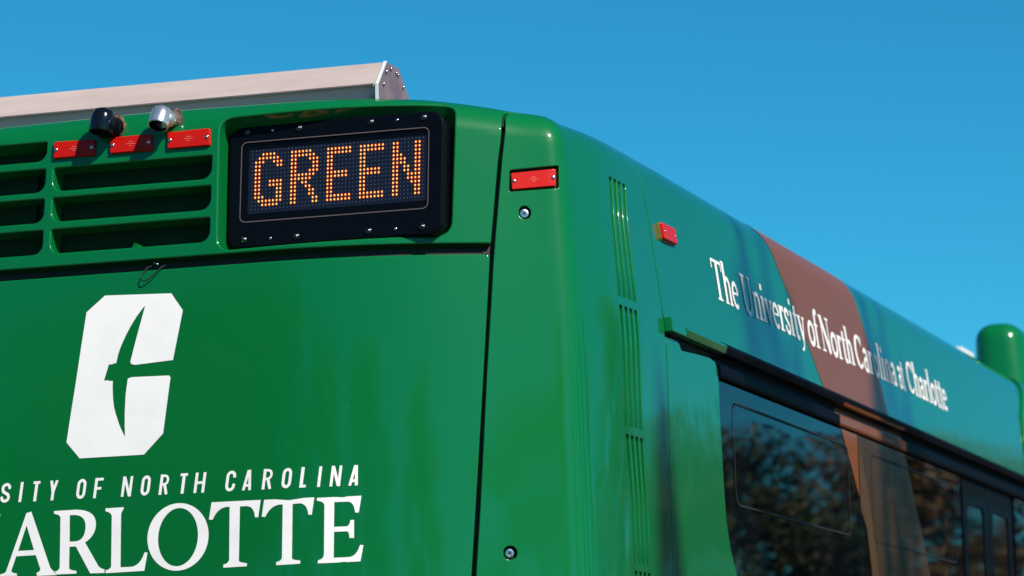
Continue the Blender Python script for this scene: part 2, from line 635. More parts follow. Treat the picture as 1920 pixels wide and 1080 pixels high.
holes, hd = [], []
HR = [(2.983, 3.048), (2.896, 2.9627), (2.806, 2.873)]
for t0, t1 in HR:
    holes.append(louvre_hole(-.2555, .218, t0, t1)); hd.append(.068)
for t0, t1 in [(3.072, 3.127)] + HR:
    holes.append(louvre_hole(-.955, -.281, t0, t1)); hd.append(.068)
recess = [(.2432, 2.7786), (.9089, 2.7916), (.9303, 3.1749), (.2380, 3.1546)]


def round_poly(poly, r, n=7):
    out = []
    N_ = len(poly)
    for i in range(N_):
        p = np.array(poly[i], float); a = np.array(poly[i - 1], float); b = np.array(poly[(i + 1) % N_], float)
        ri = r[i] if isinstance(r, (list, tuple)) else r
        if ri <= 0:
            out.append(tuple(p)); continue
        u = (a - p) / np.linalg.norm(a - p); v = (b - p) / np.linalg.norm(b - p)
        p0, p1 = p + u * ri, p + v * ri
        for k in range(n + 1):
            t = k / n
            out.append(tuple((1 - t) ** 2 * p0 + 2 * t * (1 - t) * p + t * t * p1))
    return out


recess_loop = round_poly(recess, .042)
holes.append(recess_loop); hd.append(.085)
cap = part(panel('rear_cap', cap_outer, holes, depth=.03, hole_depth=hd, bev=.0055, step=.016, grid=(.03, .018)))
# lower lip of the cap turns in under itself
skin_strip('cap_lip', lin((-1.008, 2.7675), (1.008, 2.7675), 60), lin((-1.004, 2.757), (1.004, 2.757), 60), 'green_shaded', -.004, cap)
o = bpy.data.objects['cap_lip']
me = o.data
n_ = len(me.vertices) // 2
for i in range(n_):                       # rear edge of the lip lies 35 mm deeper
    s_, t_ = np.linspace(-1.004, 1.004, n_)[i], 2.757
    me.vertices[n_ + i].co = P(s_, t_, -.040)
# backs behind the louvres and the sign, their shade put into a darker green
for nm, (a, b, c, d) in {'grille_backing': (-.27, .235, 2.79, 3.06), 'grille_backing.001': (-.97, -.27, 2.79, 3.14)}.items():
    part(panel(nm, [(a, c), (b, c), (b, d), (a, d)], off=-.064, material='green_shaded', walls=False, bev=.0005), cap)
sign_floor = part(panel('sign_recess_floor', [(.22, 2.77), (.95, 2.77), (.95, 3.19), (.22, 3.19)], off=-.083, material='green_shaded', walls=False, bev=.0005), cap)
# joint plate and rivets inside the left louvres, small tab in the lowest right one
for (t0, t1) in HR[:2]:
    part(panel('joint_plate', [(-.42, t0 - .004), (-.3275, t0 - .004), (-.3275, t1 + .004), (-.42, t1 + .004)], off=-.054, material='green_shaded', depth=.01, bev=.001), cap)
for s_, t_ in [(-.3106, 3.0353), (-.3044, 3.0081), (-.3114, 2.9478), (-.3035, 2.9204)]:
    dome('rivet', P(s_, t_, -.063), NRM(s_, t_), .0052, .004, 'green_paint', cap)
mb = MB()
c0 = P(-.006, 2.807, -.03)
mb.add([tuple(c0 + Vector(v)) for v in [(-.010, -.02, -.002), (.012, -.02, -.002), (.006, -.02, .012), (0, -.02, .016), (-.010, .03, -.002), (.012, .03, -.002), (.006, .03, .012), (0, .03, .016)]],
       [(0, 1, 2, 3), (4, 7, 6, 5), (0, 4, 5, 1), (1, 5, 6, 2), (2, 6, 7, 3), (3, 7, 4, 0)])
part(mb.build('tab', 'green_paint'), cap)

# ---- destination sign
SK, SY = .107, .125


def SGN(x, z):
    x = np.asarray(x, float); z = np.asarray(z, float)
    return np.stack([x, SY + SK * (z - 3.0), z], -1)


_sn = np.array([0, -1, SK]) / math.hypot(1, SK)


def SGN_N(x, z):
    return np.broadcast_to(_sn, np.asarray(x).shape + (3,)).copy()


def SP(x, z, off=0.):
    return Vector(SGN(x, z)) + Vector(_sn) * off


bez = rrect(.2485, .8705, 2.7885, 3.1325, .040, n=9)
win = rrect(.2873, .8268, 2.8634, 3.0842, .014, n=6)
sign = part(panel('destination_sign', bez, [win], surf=SGN, surfn=SGN_N, material='black_plastic', depth=.055, hole_depth=.006, bev=.007, step=.008, grid=(.04, .04),
                  label='black bezelled amber dot display reading GREEN'))
r1 = rrect(.2840, .8301, 2.8601, 3.0875, .017, n=6); r2 = rrect(.2868, .8273, 2.8629, 3.0847, .0145, n=6)
part(flat_print('frame_line', [r1], [r2], material='bezel_line', off=-.0012 + .0022, grid=None, surf=SGN, surfn=SGN_N), sign)
# screen set 5 mm back
part(panel('screen', rrect(.284, .830, 2.860, 3.088, .01), off=-.0058, surf=SGN, surfn=SGN_N, material='black_plastic', walls=False, bev=.0005, grid=(.05, .05)), sign)
part(panel('display_board', rrect(.3045, .8238, 2.8835, 3.0655, .003), off=-.0045, surf=SGN, surfn=SGN_N, material='screen_navy', walls=False, bev=.0005, grid=(.05, .05)), sign)
GLY = {
 'G': ["..XXXX..", ".XXXXXX.", "XXX..XXX", "XX....XX", "XX......", "XX......", "XX......", "XX..XXXX", "XX..XXXX", "XX....XX", "XX....XX", "XXX...XX", ".XXXXXXX", "..XXXXX."],
 'R': ["XXXXXX..", "XXXXXXX.", "XX...XXX", "XX....XX", "XX....XX", "XX...XXX", "XXXXXXX.", "XXXXXX..", "XX.XX...", "XX..XX..", "XX...XX.", "XX...XX.", "XX....XX", "XX....XX"],
 'E': ["XXXXXXX", "XXXXXXX", "XX.....", "XX.....", "XX.....", "XX.....", "XXXXXX.", "XXXXXX.", "XX.....", "XX.....", "XX.....", "XX.....", "XXXXXXX", "XXXXXXX"],
 'N': ["XX....XX", "XX....XX", "XX....XX", "XXX...XX", "XXXX..XX", "XXXX..XX", "XX.XX.XX", "XX.XX.XX", "XX..XXXX", "XX..XXXX", "XX...XXX", "XX....XX", "XX....XX", "XX....XX"]}


def dot_xz(c, r):
    return .3164 + c * .010532, 3.0495 - (r - 1) * .010957


lit = set()
R3 = frame_of(_sn)


def disc(mb, c, r, rx, ry, off, mi=0, n=8):
    x, z = dot_xz(c, r)
    p = SP(x, z, off)
    V = [p + R3 @ Vector((rx * math.cos(2 * math.pi * k / n + .39), ry * math.sin(2 * math.pi * k / n + .39), 0)) for k in range(n)]
    mb.add(V, [tuple(range(n))], mi)


for L_, c0_ in (('G', 1), ('R', 11), ('E', 21), ('E', 30), ('N', 39)):
    mb = MB()
    for r, row in enumerate(GLY[L_]):
        for c, ch in enumerate(row):
            if ch == 'X':
                lit.add((c0_ + c, r + 1))
                disc(mb, c0_ + c, r + 1, .0038, .0046, -.0038, 1)
                disc(mb, c0_ + c, r + 1, .0023, .0030, -.0030, 0)
    part(mb.build('lit_letter', ['led_core', 'led_glow'], None, label='amber lit letter %s' % L_), sign)
mb = MB()
for c in range(48):
    for r in range(16):
        if (c, r) not in lit: disc(mb, c, r, .0011, .0012, -.0038, 0, n=6)
o = part(mb.build('unlit_dots', 'led_off'), sign)
o['kind'] = 'stuff'
for x, z in [(.300, 3.1199 - .0045), (.4523, 3.1141), (.6611, 3.1140), (.8135, 3.1146), (.2993, 2.8125), (.452, 2.8112), (.6604, 2.8108), (.8136, 2.8114)]:
    mb = MB()
    V, F = lathe([(.0095, -.001), (.0095, .0025), (.0085, .0038), (.0062, .0038), (.0052, .0060), (.003, .0082), (.0004, .0088)], 14)
    mb.add(xf(V, SP(x, z, .0), R3), F)
    part(mb.build('screw', 'dark_steel', smooth=True), sign)
for x, z in [(.3749, 3.1146), (.7371, 3.1140), (.3765, 2.8107), (.7382, 2.811)]:
    dome('screw', SP(x, z, 0), _sn, .0045, .0035, 'steel', sign)

# ---- engine door
dl = [(edge_s(t), t) for t in np.linspace(.95, 2.735, 24)]
door_outer = round_poly([(-edge_s(.95), .95), (edge_s(.95), .95)] + [(edge_s(1.5), 1.5), (edge_s(2.2), 2.2)] + [(edge_s(2.7385), 2.7385), (-edge_s(2.7385), 2.7385), (-edge_s(2.2), 2.2), (-edge_s(1.5), 1.5)],
                        [.01, .01, 0, 0, .012, .012, 0, 0], n=5)
door = part(panel('engine_door', door_outer, depth=.03, bev=.0045, step=.03, grid=(.05, .05)))
EMB_OUT = [(-0.0847, 2.676), (0.112, 2.6693), (0.1473, 2.62), (0.1214, 2.4847), (0.0096, 2.4782), (0.0003, 2.4806), (-0.0039, 2.4846), (-0.0035, 2.4904),
           (0.0155, 2.565), (0.0361, 2.6402), (0.0296, 2.6344), (0.010, 2.610), (-0.0049, 2.5868), (-.0185, 2.563), (-0.0293, 2.5406), (-.0362, 2.524), (-0.0413, 2.5079), (-0.0462, 2.4858), (-0.0536, 2.4862), (-0.0561, 2.484), (-0.0679, 2.4838), (-0.0812, 2.4398),
           (-0.0689, 2.4405), (-0.0653, 2.4379), (-0.055, 2.4383), (-0.0552, 2.42), (-0.0543, 2.404), (-.0528, 2.385), (-0.0499, 2.3659), (-.0452, 2.349), (-0.039, 2.3322), (-.034, 2.318), (-0.0284, 2.3056), (-0.0158, 2.2823), (-.0175, 2.315), (-0.0179, 2.3499), (-0.0159, 2.4018), (-0.0106, 2.4418),
           (0.0011, 2.4449), (0.1105, 2.4432), (0.1152, 2.4378), (0.0959, 2.2862), (0.0404, 2.2314), (-0.1494, 2.2309), (-0.1894, 2.2764), (-0.1386, 2.6328)]
part(flat_print('emblem', [EMB_OUT], label='white slanted block letter C with a pickaxe cut out of it'), door)
BIG = [[[[[-0.404,1.9196],[-0.332,1.9203],[-0.3327,1.9262],[-0.3368,1.9269],[-0.3404,1.9277],[-0.3434,1.9286],[-0.3457,1.9297],[-0.3474,1.9309],[-0.3486,1.9321],[-0.3491,1.9336],[-0.349,1.9351],[-0.3351,1.9729],[-0.2767,1.9739],[-0.2634,1.9375],[-0.2631,1.9354],[-0.2633,1.9334],[-0.2639,1.9317],[-0.265,1.9302],[-0.2665,1.9289],[-0.2684,1.9278],[-0.2708,1.9269],[-0.2737,1.9262],[-0.273,1.9173],[-0.2148,1.9173],[-0.2155,1.9252],[-0.2184,1.9262],[-0.2212,1.9274],[-0.2238,1.9288],[-0.2262,1.9304],[-0.2283,1.9323],[-0.2303,1.9344],[-0.2321,1.9367],[-0.2337,1.9392],[-0.2912,2.0927],[-0.3058,2.0892],[-0.3652,1.9328],[-0.3671,1.9309],[-0.3698,1.9293],[-0.3734,1.928],[-0.3778,1.9268],[-0.3831,1.926],[-0.3892,1.9254],[-0.3962,1.925],[-0.4041,1.9249]]],[[[-0.305,2.0557],[-0.2821,1.9877],[-0.3295,1.9874]]]],[[[[-0.2237,2.091],[-0.1589,2.0918],[-0.1449,2.0906],[-0.1327,2.0882],[-0.1224,2.0847],[-0.114,2.0801],[-0.1074,2.0744],[-0.1027,2.0676],[-0.0998,2.0597],[-0.0988,2.0507],[-0.0992,2.0432],[-0.1007,2.0361],[-0.1031,2.0294],[-0.1066,2.0231],[-0.1111,2.0171],[-0.1165,2.0116],[-0.123,2.0064],[-0.1306,2.0017],[-0.0915,1.9376],[-0.0895,1.9354],[-0.0874,1.9335],[-0.0851,1.9318],[-0.0829,1.9304],[-0.0805,1.9292],[-0.078,1.9283],[-0.0755,1.9276],[-0.0729,1.9272],[-0.0729,1.9172],[-0.1149,1.9178],[-0.1579,1.9923],[-0.1766,1.992],[-0.1775,1.9354],[-0.177,1.9337],[-0.1758,1.9323],[-0.1741,1.9309],[-0.1717,1.9298],[-0.1687,1.9287],[-0.165,1.9279],[-0.1607,1.9271],[-0.1558,1.9265],[-0.1558,1.9189],[-0.2283,1.919],[-0.2274,1.9254],[-0.2225,1.9261],[-0.2182,1.9271],[-0.2145,1.9283],[-0.2114,1.9297],[-0.2089,1.9314],[-0.2071,1.9334],[-0.2058,1.9356],[-0.2052,1.938],[-0.204,2.0718],[-0.2046,2.0739],[-0.2058,2.0759],[-0.2075,2.0776],[-0.2097,2.0792],[-0.2124,2.0806],[-0.2156,2.0818],[-0.2193,2.0828],[-0.2236,2.0836]]],[[[-0.1765,2.0773],[-0.1655,2.0777],[-0.156,2.0769],[-0.1479,2.0747],[-0.1413,2.0713],[-0.1361,2.0666],[-0.1324,2.0606],[-0.1301,2.0534],[-0.1293,2.0448],[-0.1301,2.0358],[-0.1318,2.0281],[-0.1344,2.0214],[-0.1379,2.016],[-0.1424,2.0116],[-0.1477,2.0085],[-0.154,2.0065],[-0.1612,2.0057],[-0.1764,2.0061]]]],[[[[-0.0712,2.0912],[-0.0172,2.0919],[-0.0178,2.0866],[-0.0195,2.0848],[-0.021,2.0828],[-0.0223,2.0807],[-0.0233,2.0784],[-0.0241,2.076],[-0.0246,2.0735],[-0.0249,2.0707],[-0.025,2.0679],[-0.0259,1.9304],[0.0029,1.9304],[0.0098,1.9311],[0.0162,1.9329],[0.0221,1.9359],[0.0275,1.9399],[0.0324,1.9452],[0.0368,1.9515],[0.0408,1.959],[0.0442,1.9676],[0.0531,1.9667],[0.0436,1.9182],[-0.0697,1.9165],[-0.0697,1.9241],[-0.066,1.9249],[-0.0628,1.9259],[-0.06,1.927],[-0.0578,1.9283],[-0.056,1.9296],[-0.0546,1.9311],[-0.0538,1.9327],[-0.0534,1.9345],[-0.0523,2.0692],[-0.053,2.0716],[-0.0541,2.0739],[-0.0557,2.076],[-0.0578,2.0779],[-0.0603,2.0795],[-0.0633,2.081],[-0.0668,2.0822],[-0.0708,2.0832]]],[]],[[[[0.2299,2.0008],[0.23,2.0126],[0.2285,2.0243],[0.2255,2.0356],[0.2211,2.0464],[0.2153,2.0565],[0.2082,2.0658],[0.2,2.074],[0.1908,2.081],[0.1808,2.0867],[0.17,2.091],[0.1588,2.0939],[0.1473,2.0952],[0.1356,2.095],[0.1241,2.0932],[0.1128,2.0899],[0.102,2.0851],[0.0919,2.079],[0.0827,2.0716],[0.0744,2.063],[0.0673,2.0535],[0.0615,2.0431],[0.0571,2.032],[0.0541,2.0205],[0.0526,2.0087],[0.0526,1.9969],[0.0542,1.9851],[0.0573,1.9738],[0.0618,1.963],[0.0676,1.9528],[0.0747,1.9436],[0.083,1.9355],[0.0922,1.9285],[0.1023,1.9229],[0.1131,1.9186],[0.1243,1.9159],[0.1358,1.9146],[0.1474,1.9149],[0.1589,1.9167],[0.1701,1.92],[0.1808,1.9248],[0.1908,1.931],[0.2,1.9383],[0.2082,1.9469],[0.2152,1.9564],[0.221,1.9667],[0.2254,1.9777],[0.2284,1.9891]]],[[[0.1993,2.0016],[0.1994,2.0118],[0.1986,2.0218],[0.1968,2.0315],[0.194,2.0408],[0.1904,2.0495],[0.1859,2.0574],[0.1807,2.0643],[0.1747,2.0703],[0.1683,2.0751],[0.1613,2.0787],[0.154,2.0811],[0.1465,2.0821],[0.1389,2.0818],[0.1314,2.0801],[0.124,2.0772],[0.1169,2.073],[0.1103,2.0676],[0.1042,2.0611],[0.0987,2.0537],[0.0939,2.0454],[0.09,2.0364],[0.087,2.0268],[0.0849,2.0169],[0.0838,2.0067],[0.0836,1.9965],[0.0845,1.9865],[0.0863,1.9767],[0.0891,1.9674],[0.0928,1.9588],[0.0973,1.9509],[0.1025,1.944],[0.1084,1.9381],[0.1149,1.9333],[0.1219,1.9297],[0.1292,1.9274],[0.1366,1.9265],[0.1442,1.9268],[0.1517,1.9285],[0.1591,1.9314],[0.1661,1.9356],[0.1727,1.941],[0.1788,1.9475],[0.1843,1.9549],[0.189,1.9631],[0.193,1.9721],[0.196,1.9816],[0.1981,1.9915]]]],[[[[0.2385,2.093],[0.3797,2.0929],[0.3726,2.0468],[0.3633,2.0472],[0.3624,2.0543],[0.3609,2.0604],[0.3587,2.0656],[0.356,2.0699],[0.3526,2.0734],[0.3486,2.0759],[0.344,2.0775],[0.3387,2.0782],[0.3201,2.0782],[0.317,1.9335],[0.3176,1.9324],[0.3189,1.9313],[0.3209,1.9303],[0.3235,1.9293],[0.3267,1.9285],[0.3306,1.9277],[0.3352,1.9269],[0.3404,1.9262],[0.3397,1.9182],[0.2723,1.9171],[0.2724,1.9252],[0.2762,1.9261],[0.2796,1.9272],[0.2824,1.9286],[0.2848,1.9302],[0.2866,1.932],[0.288,1.9341],[0.2888,1.9364],[0.2892,1.939],[0.2906,2.0786],[0.2827,2.0788],[0.2753,2.0778],[0.2684,2.0756],[0.262,2.0721],[0.2561,2.0675],[0.2507,2.0616],[0.2458,2.0545],[0.2414,2.0462],[0.2308,2.0473]]],[]],[[[[0.3895,2.0925],[0.5299,2.093],[0.5224,2.0472],[0.5131,2.0476],[0.5121,2.0547],[0.5105,2.0609],[0.5083,2.0662],[0.5056,2.0706],[0.5022,2.074],[0.4982,2.0766],[0.4937,2.0782],[0.4885,2.0789],[0.4698,2.0779],[0.4671,1.9348],[0.4675,1.9334],[0.4687,1.9322],[0.4705,1.9311],[0.4731,1.9301],[0.4763,1.9293],[0.4801,1.9286],[0.4847,1.9281],[0.4899,1.9276],[0.4898,1.919],[0.4229,1.9175],[0.423,1.9256],[0.4268,1.9263],[0.4301,1.9274],[0.4329,1.9286],[0.4352,1.9301],[0.437,1.9319],[0.4384,1.9339],[0.4392,1.9362],[0.4395,1.9387],[0.4421,2.078],[0.4342,2.078],[0.4268,2.077],[0.4199,2.0748],[0.4134,2.0715],[0.4074,2.067],[0.402,2.0614],[0.397,2.0547],[0.3925,2.0468],[0.3824,2.0478]]],[]],[[[[0.5368,2.0913],[0.657,2.0928],[0.6493,2.0486],[0.6396,2.0489],[0.6387,2.0557],[0.6373,2.0616],[0.6356,2.0666],[0.6334,2.0707],[0.6307,2.074],[0.6276,2.0763],[0.6241,2.0778],[0.6201,2.0784],[0.5839,2.0784],[0.5825,2.0129],[0.6165,2.013],[0.6185,2.0137],[0.6203,2.0148],[0.6218,2.0163],[0.6232,2.0181],[0.6243,2.0203],[0.6252,2.0229],[0.6259,2.0259],[0.6264,2.0293],[0.6364,2.0295],[0.6359,1.9817],[0.6236,1.9821],[0.6235,1.986],[0.6232,1.9895],[0.6227,1.9924],[0.6219,1.9949],[0.6209,1.9969],[0.6196,1.9985],[0.6181,1.9996],[0.6164,2.0001],[0.5824,1.9997],[0.5808,1.9315],[0.6215,1.9318],[0.6265,1.9326],[0.6311,1.9342],[0.6354,1.9367],[0.6394,1.9402],[0.643,1.9445],[0.6463,1.9498],[0.6492,1.956],[0.6518,1.9631],[0.6606,1.9623],[0.6521,1.9197],[0.5378,1.9179],[0.5385,1.9264],[0.5421,1.9272],[0.5453,1.9283],[0.548,1.9297],[0.5503,1.9314],[0.5521,1.9335],[0.5534,1.9358],[0.5543,1.9386],[0.5547,1.9416],[0.557,2.0708],[0.5565,2.0733],[0.5555,2.0754],[0.5538,2.0774],[0.5516,2.0791],[0.5487,2.0806],[0.5453,2.0819],[0.5413,2.083],[0.5368,2.0838]]],[]],[[[[-0.5691,2.088],[-0.5005,2.089],[-0.5003,2.0806],[-0.5042,2.0799],[-0.5075,2.0791],[-0.5103,2.078],[-0.5127,2.0767],[-0.5145,2.0752],[-0.5159,2.0735],[-0.5167,2.0715],[-0.5171,2.0694],[-0.5169,2.0218],[-0.4471,2.0225],[-0.4473,2.0694],[-0.4477,2.0715],[-0.4486,2.0735],[-0.45,2.0752],[-0.4519,2.0767],[-0.4543,2.078],[-0.4572,2.079],[-0.4606,2.0799],[-0.4644,2.0806],[-0.4639,2.0895],[-0.3847,2.0898],[-0.3852,2.083],[-0.3904,2.0821],[-0.3951,2.0809],[-0.3991,2.0797],[-0.4026,2.0782],[-0.4054,2.0766],[-0.4077,2.0748],[-0.4093,2.0729],[-0.4104,2.0708],[-0.4101,1.9376],[-0.4094,1.9353],[-0.4082,1.9333],[-0.4065,1.9314],[-0.4043,1.9298],[-0.4016,1.9284],[-0.3984,1.9273],[-0.3947,1.9263],[-0.3905,1.9256],[-0.3904,1.9185],[-0.4651,1.9185],[-0.4652,1.9256],[-0.461,1.9261],[-0.4574,1.9268],[-0.4542,1.9278],[-0.4516,1.929],[-0.4495,1.9304],[-0.448,1.9321],[-0.447,1.934],[-0.4465,1.9361],[-0.4469,2.0071],[-0.5169,2.0064],[-0.5168,1.9329],[-0.5162,1.9311],[-0.5152,1.9295],[-0.5136,1.9281],[-0.5115,1.9269],[-0.5088,1.9258],[-0.5057,1.925],[-0.502,1.9243],[-0.4977,1.9238],[-0.4977,1.9173],[-0.566,1.9175],[-0.5661,1.9246],[-0.5623,1.9253],[-0.559,1.9262],[-0.5561,1.9273],[-0.5538,1.9288],[-0.5519,1.9304],[-0.5506,1.9324],[-0.5497,1.9346],[-0.5494,1.937],[-0.5491,2.0678],[-0.5498,2.0703],[-0.551,2.0725],[-0.5527,2.0745],[-0.5549,2.0762],[-0.5577,2.0777],[-0.5609,2.0789],[-0.5647,2.0798],[-0.5689,2.0805]]],[]],[[[[-0.5948,2.0697],[-0.5989,2.0311],[-0.6103,2.0309],[-0.6119,2.0402],[-0.6148,2.0484],[-0.6188,2.0555],[-0.624,2.0614],[-0.6304,2.0662],[-0.6381,2.0698],[-0.6469,2.0723],[-0.6569,2.0737],[-0.6692,2.0723],[-0.6798,2.0689],[-0.6889,2.0632],[-0.6964,2.0554],[-0.7024,2.0454],[-0.7067,2.0333],[-0.7095,2.019],[-0.7108,2.0025],[-0.7088,1.9863],[-0.7054,1.9721],[-0.7006,1.9599],[-0.6942,1.9497],[-0.6864,1.9415],[-0.6771,1.9354],[-0.6663,1.9312],[-0.654,1.929],[-0.6454,1.9294],[-0.6374,1.9306],[-0.63,1.9326],[-0.6232,1.9353],[-0.6171,1.9388],[-0.6116,1.9431],[-0.6067,1.9481],[-0.6024,1.9539],[-0.5942,1.95],[-0.599,1.9409],[-0.6048,1.933],[-0.6116,1.9264],[-0.6193,1.9209],[-0.6281,1.9167],[-0.6378,1.9137],[-0.6485,1.9119],[-0.6602,1.9114],[-0.6786,1.914],[-0.6949,1.9191],[-0.7089,1.9265],[-0.7208,1.9365],[-0.7305,1.9489],[-0.738,1.9637],[-0.7433,1.981],[-0.7465,2.0008],[-0.7442,2.0211],[-0.7396,2.0387],[-0.7328,2.0536],[-0.7236,2.0658],[-0.7121,2.0753],[-0.6983,2.082],[-0.6822,2.0861],[-0.6637,2.0874],[-0.6536,2.0868],[-0.6445,2.0861],[-0.6365,2.085],[-0.6294,2.0838],[-0.6233,2.0823],[-0.6183,2.0805],[-0.6143,2.0785],[-0.6113,2.0763],[-0.604,2.0706]]],[]]]
for g in BIG:
    part(flat_print('serif_letter', g[0], g[1]), door)

# narrow slanted capitals, unit box: x 0..1, y 0..1
W_ = .25
CAPS = {
 'S': [([(.95, .74)] + arc(.5, .74, .40, .175, 0, 180, 8)[0:] + [(.10, .70), (.20, .56), (.80, .40), (.90, .28)] + arc(.5, .26, .40, .175, 0, -180, 8) + [(.05, .28)], W_)],
 'I': [([(.5, 0), (.5, 1)], .95)],
 'T': [([(0, .935), (1, .935)], .14), ([(.5, 0), (.5, .98)], .27)],
 'Y': [([(.13, 1), (.5, .42)], W_), ([(.87, 1), (.5, .42)], W_), ([(.5, 0), (.5, .46)], W_)],
 'O': [(arc(.5, .72, .37, .20, 0, 180, 8) + arc(.5, .28, .37, .20, 180, 360, 8) + [(.87, .72)], W_)],
 'F': [([(.13, 0), (.13, 1)], W_), ([(.13, .93), (1, .93)], .14), ([(.13, .48), (.85, .48)], .14)],
 'N': [([(.12, 0), (.12, 1)], .23), ([(.88, 0), (.88, 1)], .23), ([(.16, .97), (.84, .03)], .24)],
 'R': [([(.13, 0), (.13, 1)], W_), ([(.13, .93), (.5, .93)] + arc(.55, .72, .33, .20, 80, -80, 8) + [(.5, .51), (.13, .51)], .2), ([(.55, .5), (.88, 0)], W_)],
 'H': [([(.13, 0), (.13, 1)], W_), ([(.87, 0), (.87, 1)], W_), ([(.13, .5), (.87, .5)], .14)],
 'C': [([(.87, .66), (.87, .74)] + arc(.5, .74, .37, .19, 0, 180, 8) + arc(.5, .26, .37, .19, 180, 360, 8) + [(.87, .36)], W_)],
 'A': [([(.10, 0), (.52, 1)], .24), ([(.90, 0), (.62, 1)], .24), ([(.2, .24), (.85, .24)], .13)],
 'L': [([(.14, 0), (.14, 1)], .28), ([(.14, .07), (1, .07)], .14)],
 'V': [([(.12, 1), (.45, 0)], W_), ([(.88, 1), (.5, 0)], W_)],
 'E': [([(.13, 0), (.13, 1)], W_), ([(.13, .93), (1, .93)], .14), ([(.13, .5), (.85, .5)], .14), ([(.13, .07), (1, .07)], .14)],
 'U': [([(.13, 1), (.13, .27)] + arc(.5, .26, .37, .19, 180, 360, 8) + [(.87, 1)], W_)],
}
SMALL = [["S",-0.3852,-0.3525],["I",-0.3314,-0.3144],["T",-0.2923,-0.2646],["Y",-0.2419,-0.2117],["O",-0.1592,-0.1269],["F",-0.1075,-0.0769],["N",-0.0261,0.0098],["O",0.0306,0.0625],["R",0.0848,0.1165],["T",0.1419,0.1703],["H",0.1857,0.2234],["C",0.2766,0.3102],["A",0.3269,0.3572],["R",0.3825,0.4156],["O",0.4376,0.4699],["L",0.4902,0.5129],["I",0.5363,0.5528],["N",0.5713,0.6061],["A",0.6233,0.6528],["R",-0.4407,-0.408],["E",-0.4929,-0.4635],["V",-0.5436,-0.5125],["I",-0.5828,-0.5658],["N",-0.6449,-0.6089],["U",-0.7004,-0.6661]]
for ch, s0, s1 in SMALL:
    polys = []
    sh = .0072
    w = (s1 - s0) - (sh if ch != 'I' else sh)
    h = .0545
    ps = []
    for pts, wd in CAPS[ch]:
        # work in metres so that strokes keep their width
        q = [(x * w, y * h) for x, y in pts]
        ps += strokes([(q, w * .85 if ch == 'I' else (.0325 * wd if wd >= .2 else .0072))])
    for p in ps:
        p = p.copy()
        p[:, 1] = np.clip(p[:, 1], 0, h) if ch not in 'OSCU' else p[:, 1]
        p[:, 0] = s0 + p[:, 0] + sh * p[:, 1] / h
        p[:, 1] = 2.1203 + p[:, 1]
        polys.append(p)
    part(flat_print('slanted_letter', polys, grid=.05), door)
# cable loop hanging out of the gap over the door
mb = MB()
pts = [P(.046, 2.752, -.01), P(.040, 2.744, .006), P(.031, 2.728, .010), P(.0262, 2.714, .011), P(.0285, 2.708, .011), P(.036, 2.7058, .011), P(.048, 2.711, .011), P(.062, 2.7215, .011), P(.074, 2.733, .010), P(.0845, 2.7435, .006), P(.088, 2.751, -.01)]
mb.tube(pts, [.0019] * len(pts), 8)
cl = part(mb.build('cable_loop', 'black_rubber', smooth=True), door)
mb = MB()
mb.tube([P(.058, 2.757, .002), P(.066, 2.754, .004), P(.073, 2.7515, .003)], [.0022, .0018, .0022], 8)
part(mb.build('latch_pin', 'steel', smooth=True), door)

for s_, t_ in ((.578, 2.262), (.302, 2.455), (.395, 2.50), (.80, 2.60), (.62, 2.33)):
    dome('dirt_speck', P(s_, t_, .0002), NRM(s_, t_), .0016, .0008, 'sealant', door, 7)

# ---- gap fillers (dark rubber behind the joints)
for sg in (1, -1):
    nm = 'joint_rubber'
    ts = list(np.linspace(.9, 3.14, 50))
    a = [(sg * (edge_s(t) - .02), t) for t in ts]; b = [(sg * (edge_s(t) + .03), t) for t in ts]
    skin_strip(nm, a, b, 'black_rubber', -.024)
skin_strip('joint_rubber', lin((-1.03, 2.715), (1.03, 2.715), 60), lin((-1.03, 2.772), (1.03, 2.772), 60), 'black_rubber', -.027)

# pressed vent channels on the corner: deep at the top, running out downwards
def vent_s0(t):
    return float(np.interp(t, [1.5, 1.90, 2.08, 2.277, 2.46, 2.636, 2.83, 2.93, 3.013], [1.62, 1.597, 1.584, 1.557, 1.553, 1.559, 1.583, 1.606, 1.637]))


VENTS = ((3.010, 2.662), (2.634, 2.300), (2.274, 1.925), (1.900, 1.55))


# ---- corner panels
def corner(sg):
    ts = np.linspace(.50, 3.08, 36)
    L = [(edge_s(t) + .0105, t) for t in ts]
    outer = [(L[0][0], .50), (1.996, .50)] + CTOP[::-1] + L[::-1][:-1]
    outer = [(sg * a, b) for a, b in outer]
    hl = []; hdp = []
    if sg > 0:
        hl.append(round_poly([(1.0793, 2.9112), (1.2334, 2.9207), (1.2408, 2.9838), (1.0835, 2.9712)], .006, 4)); hdp.append(.014)
        for s_, t_ in ((1.1239, 2.8527), (1.0473, 1.9337)):
            hl.append([(s_ + .0185 * math.cos(a), t_ + .0185 * math.sin(a)) for a in np.linspace(0, 2 * math.pi, 24, endpoint=False)]); hdp.append(.016)
        for t1, t0 in VENTS:
            for k in range(4):
                tl = list(np.linspace(t1, t0, 8))
                hl.append([(vent_s0(t) + (k + .10) * .0445, t) for t in tl] + [(vent_s0(t) + (k + .68) * .0445, t) for t in tl[::-1]]); hdp.append(.0145)
    return part(panel('corner_panel', outer, hl, material='green_wavy', depth=.026, hole_depth=hdp, bev=.003, step=.016, grid=(.018, .022)))


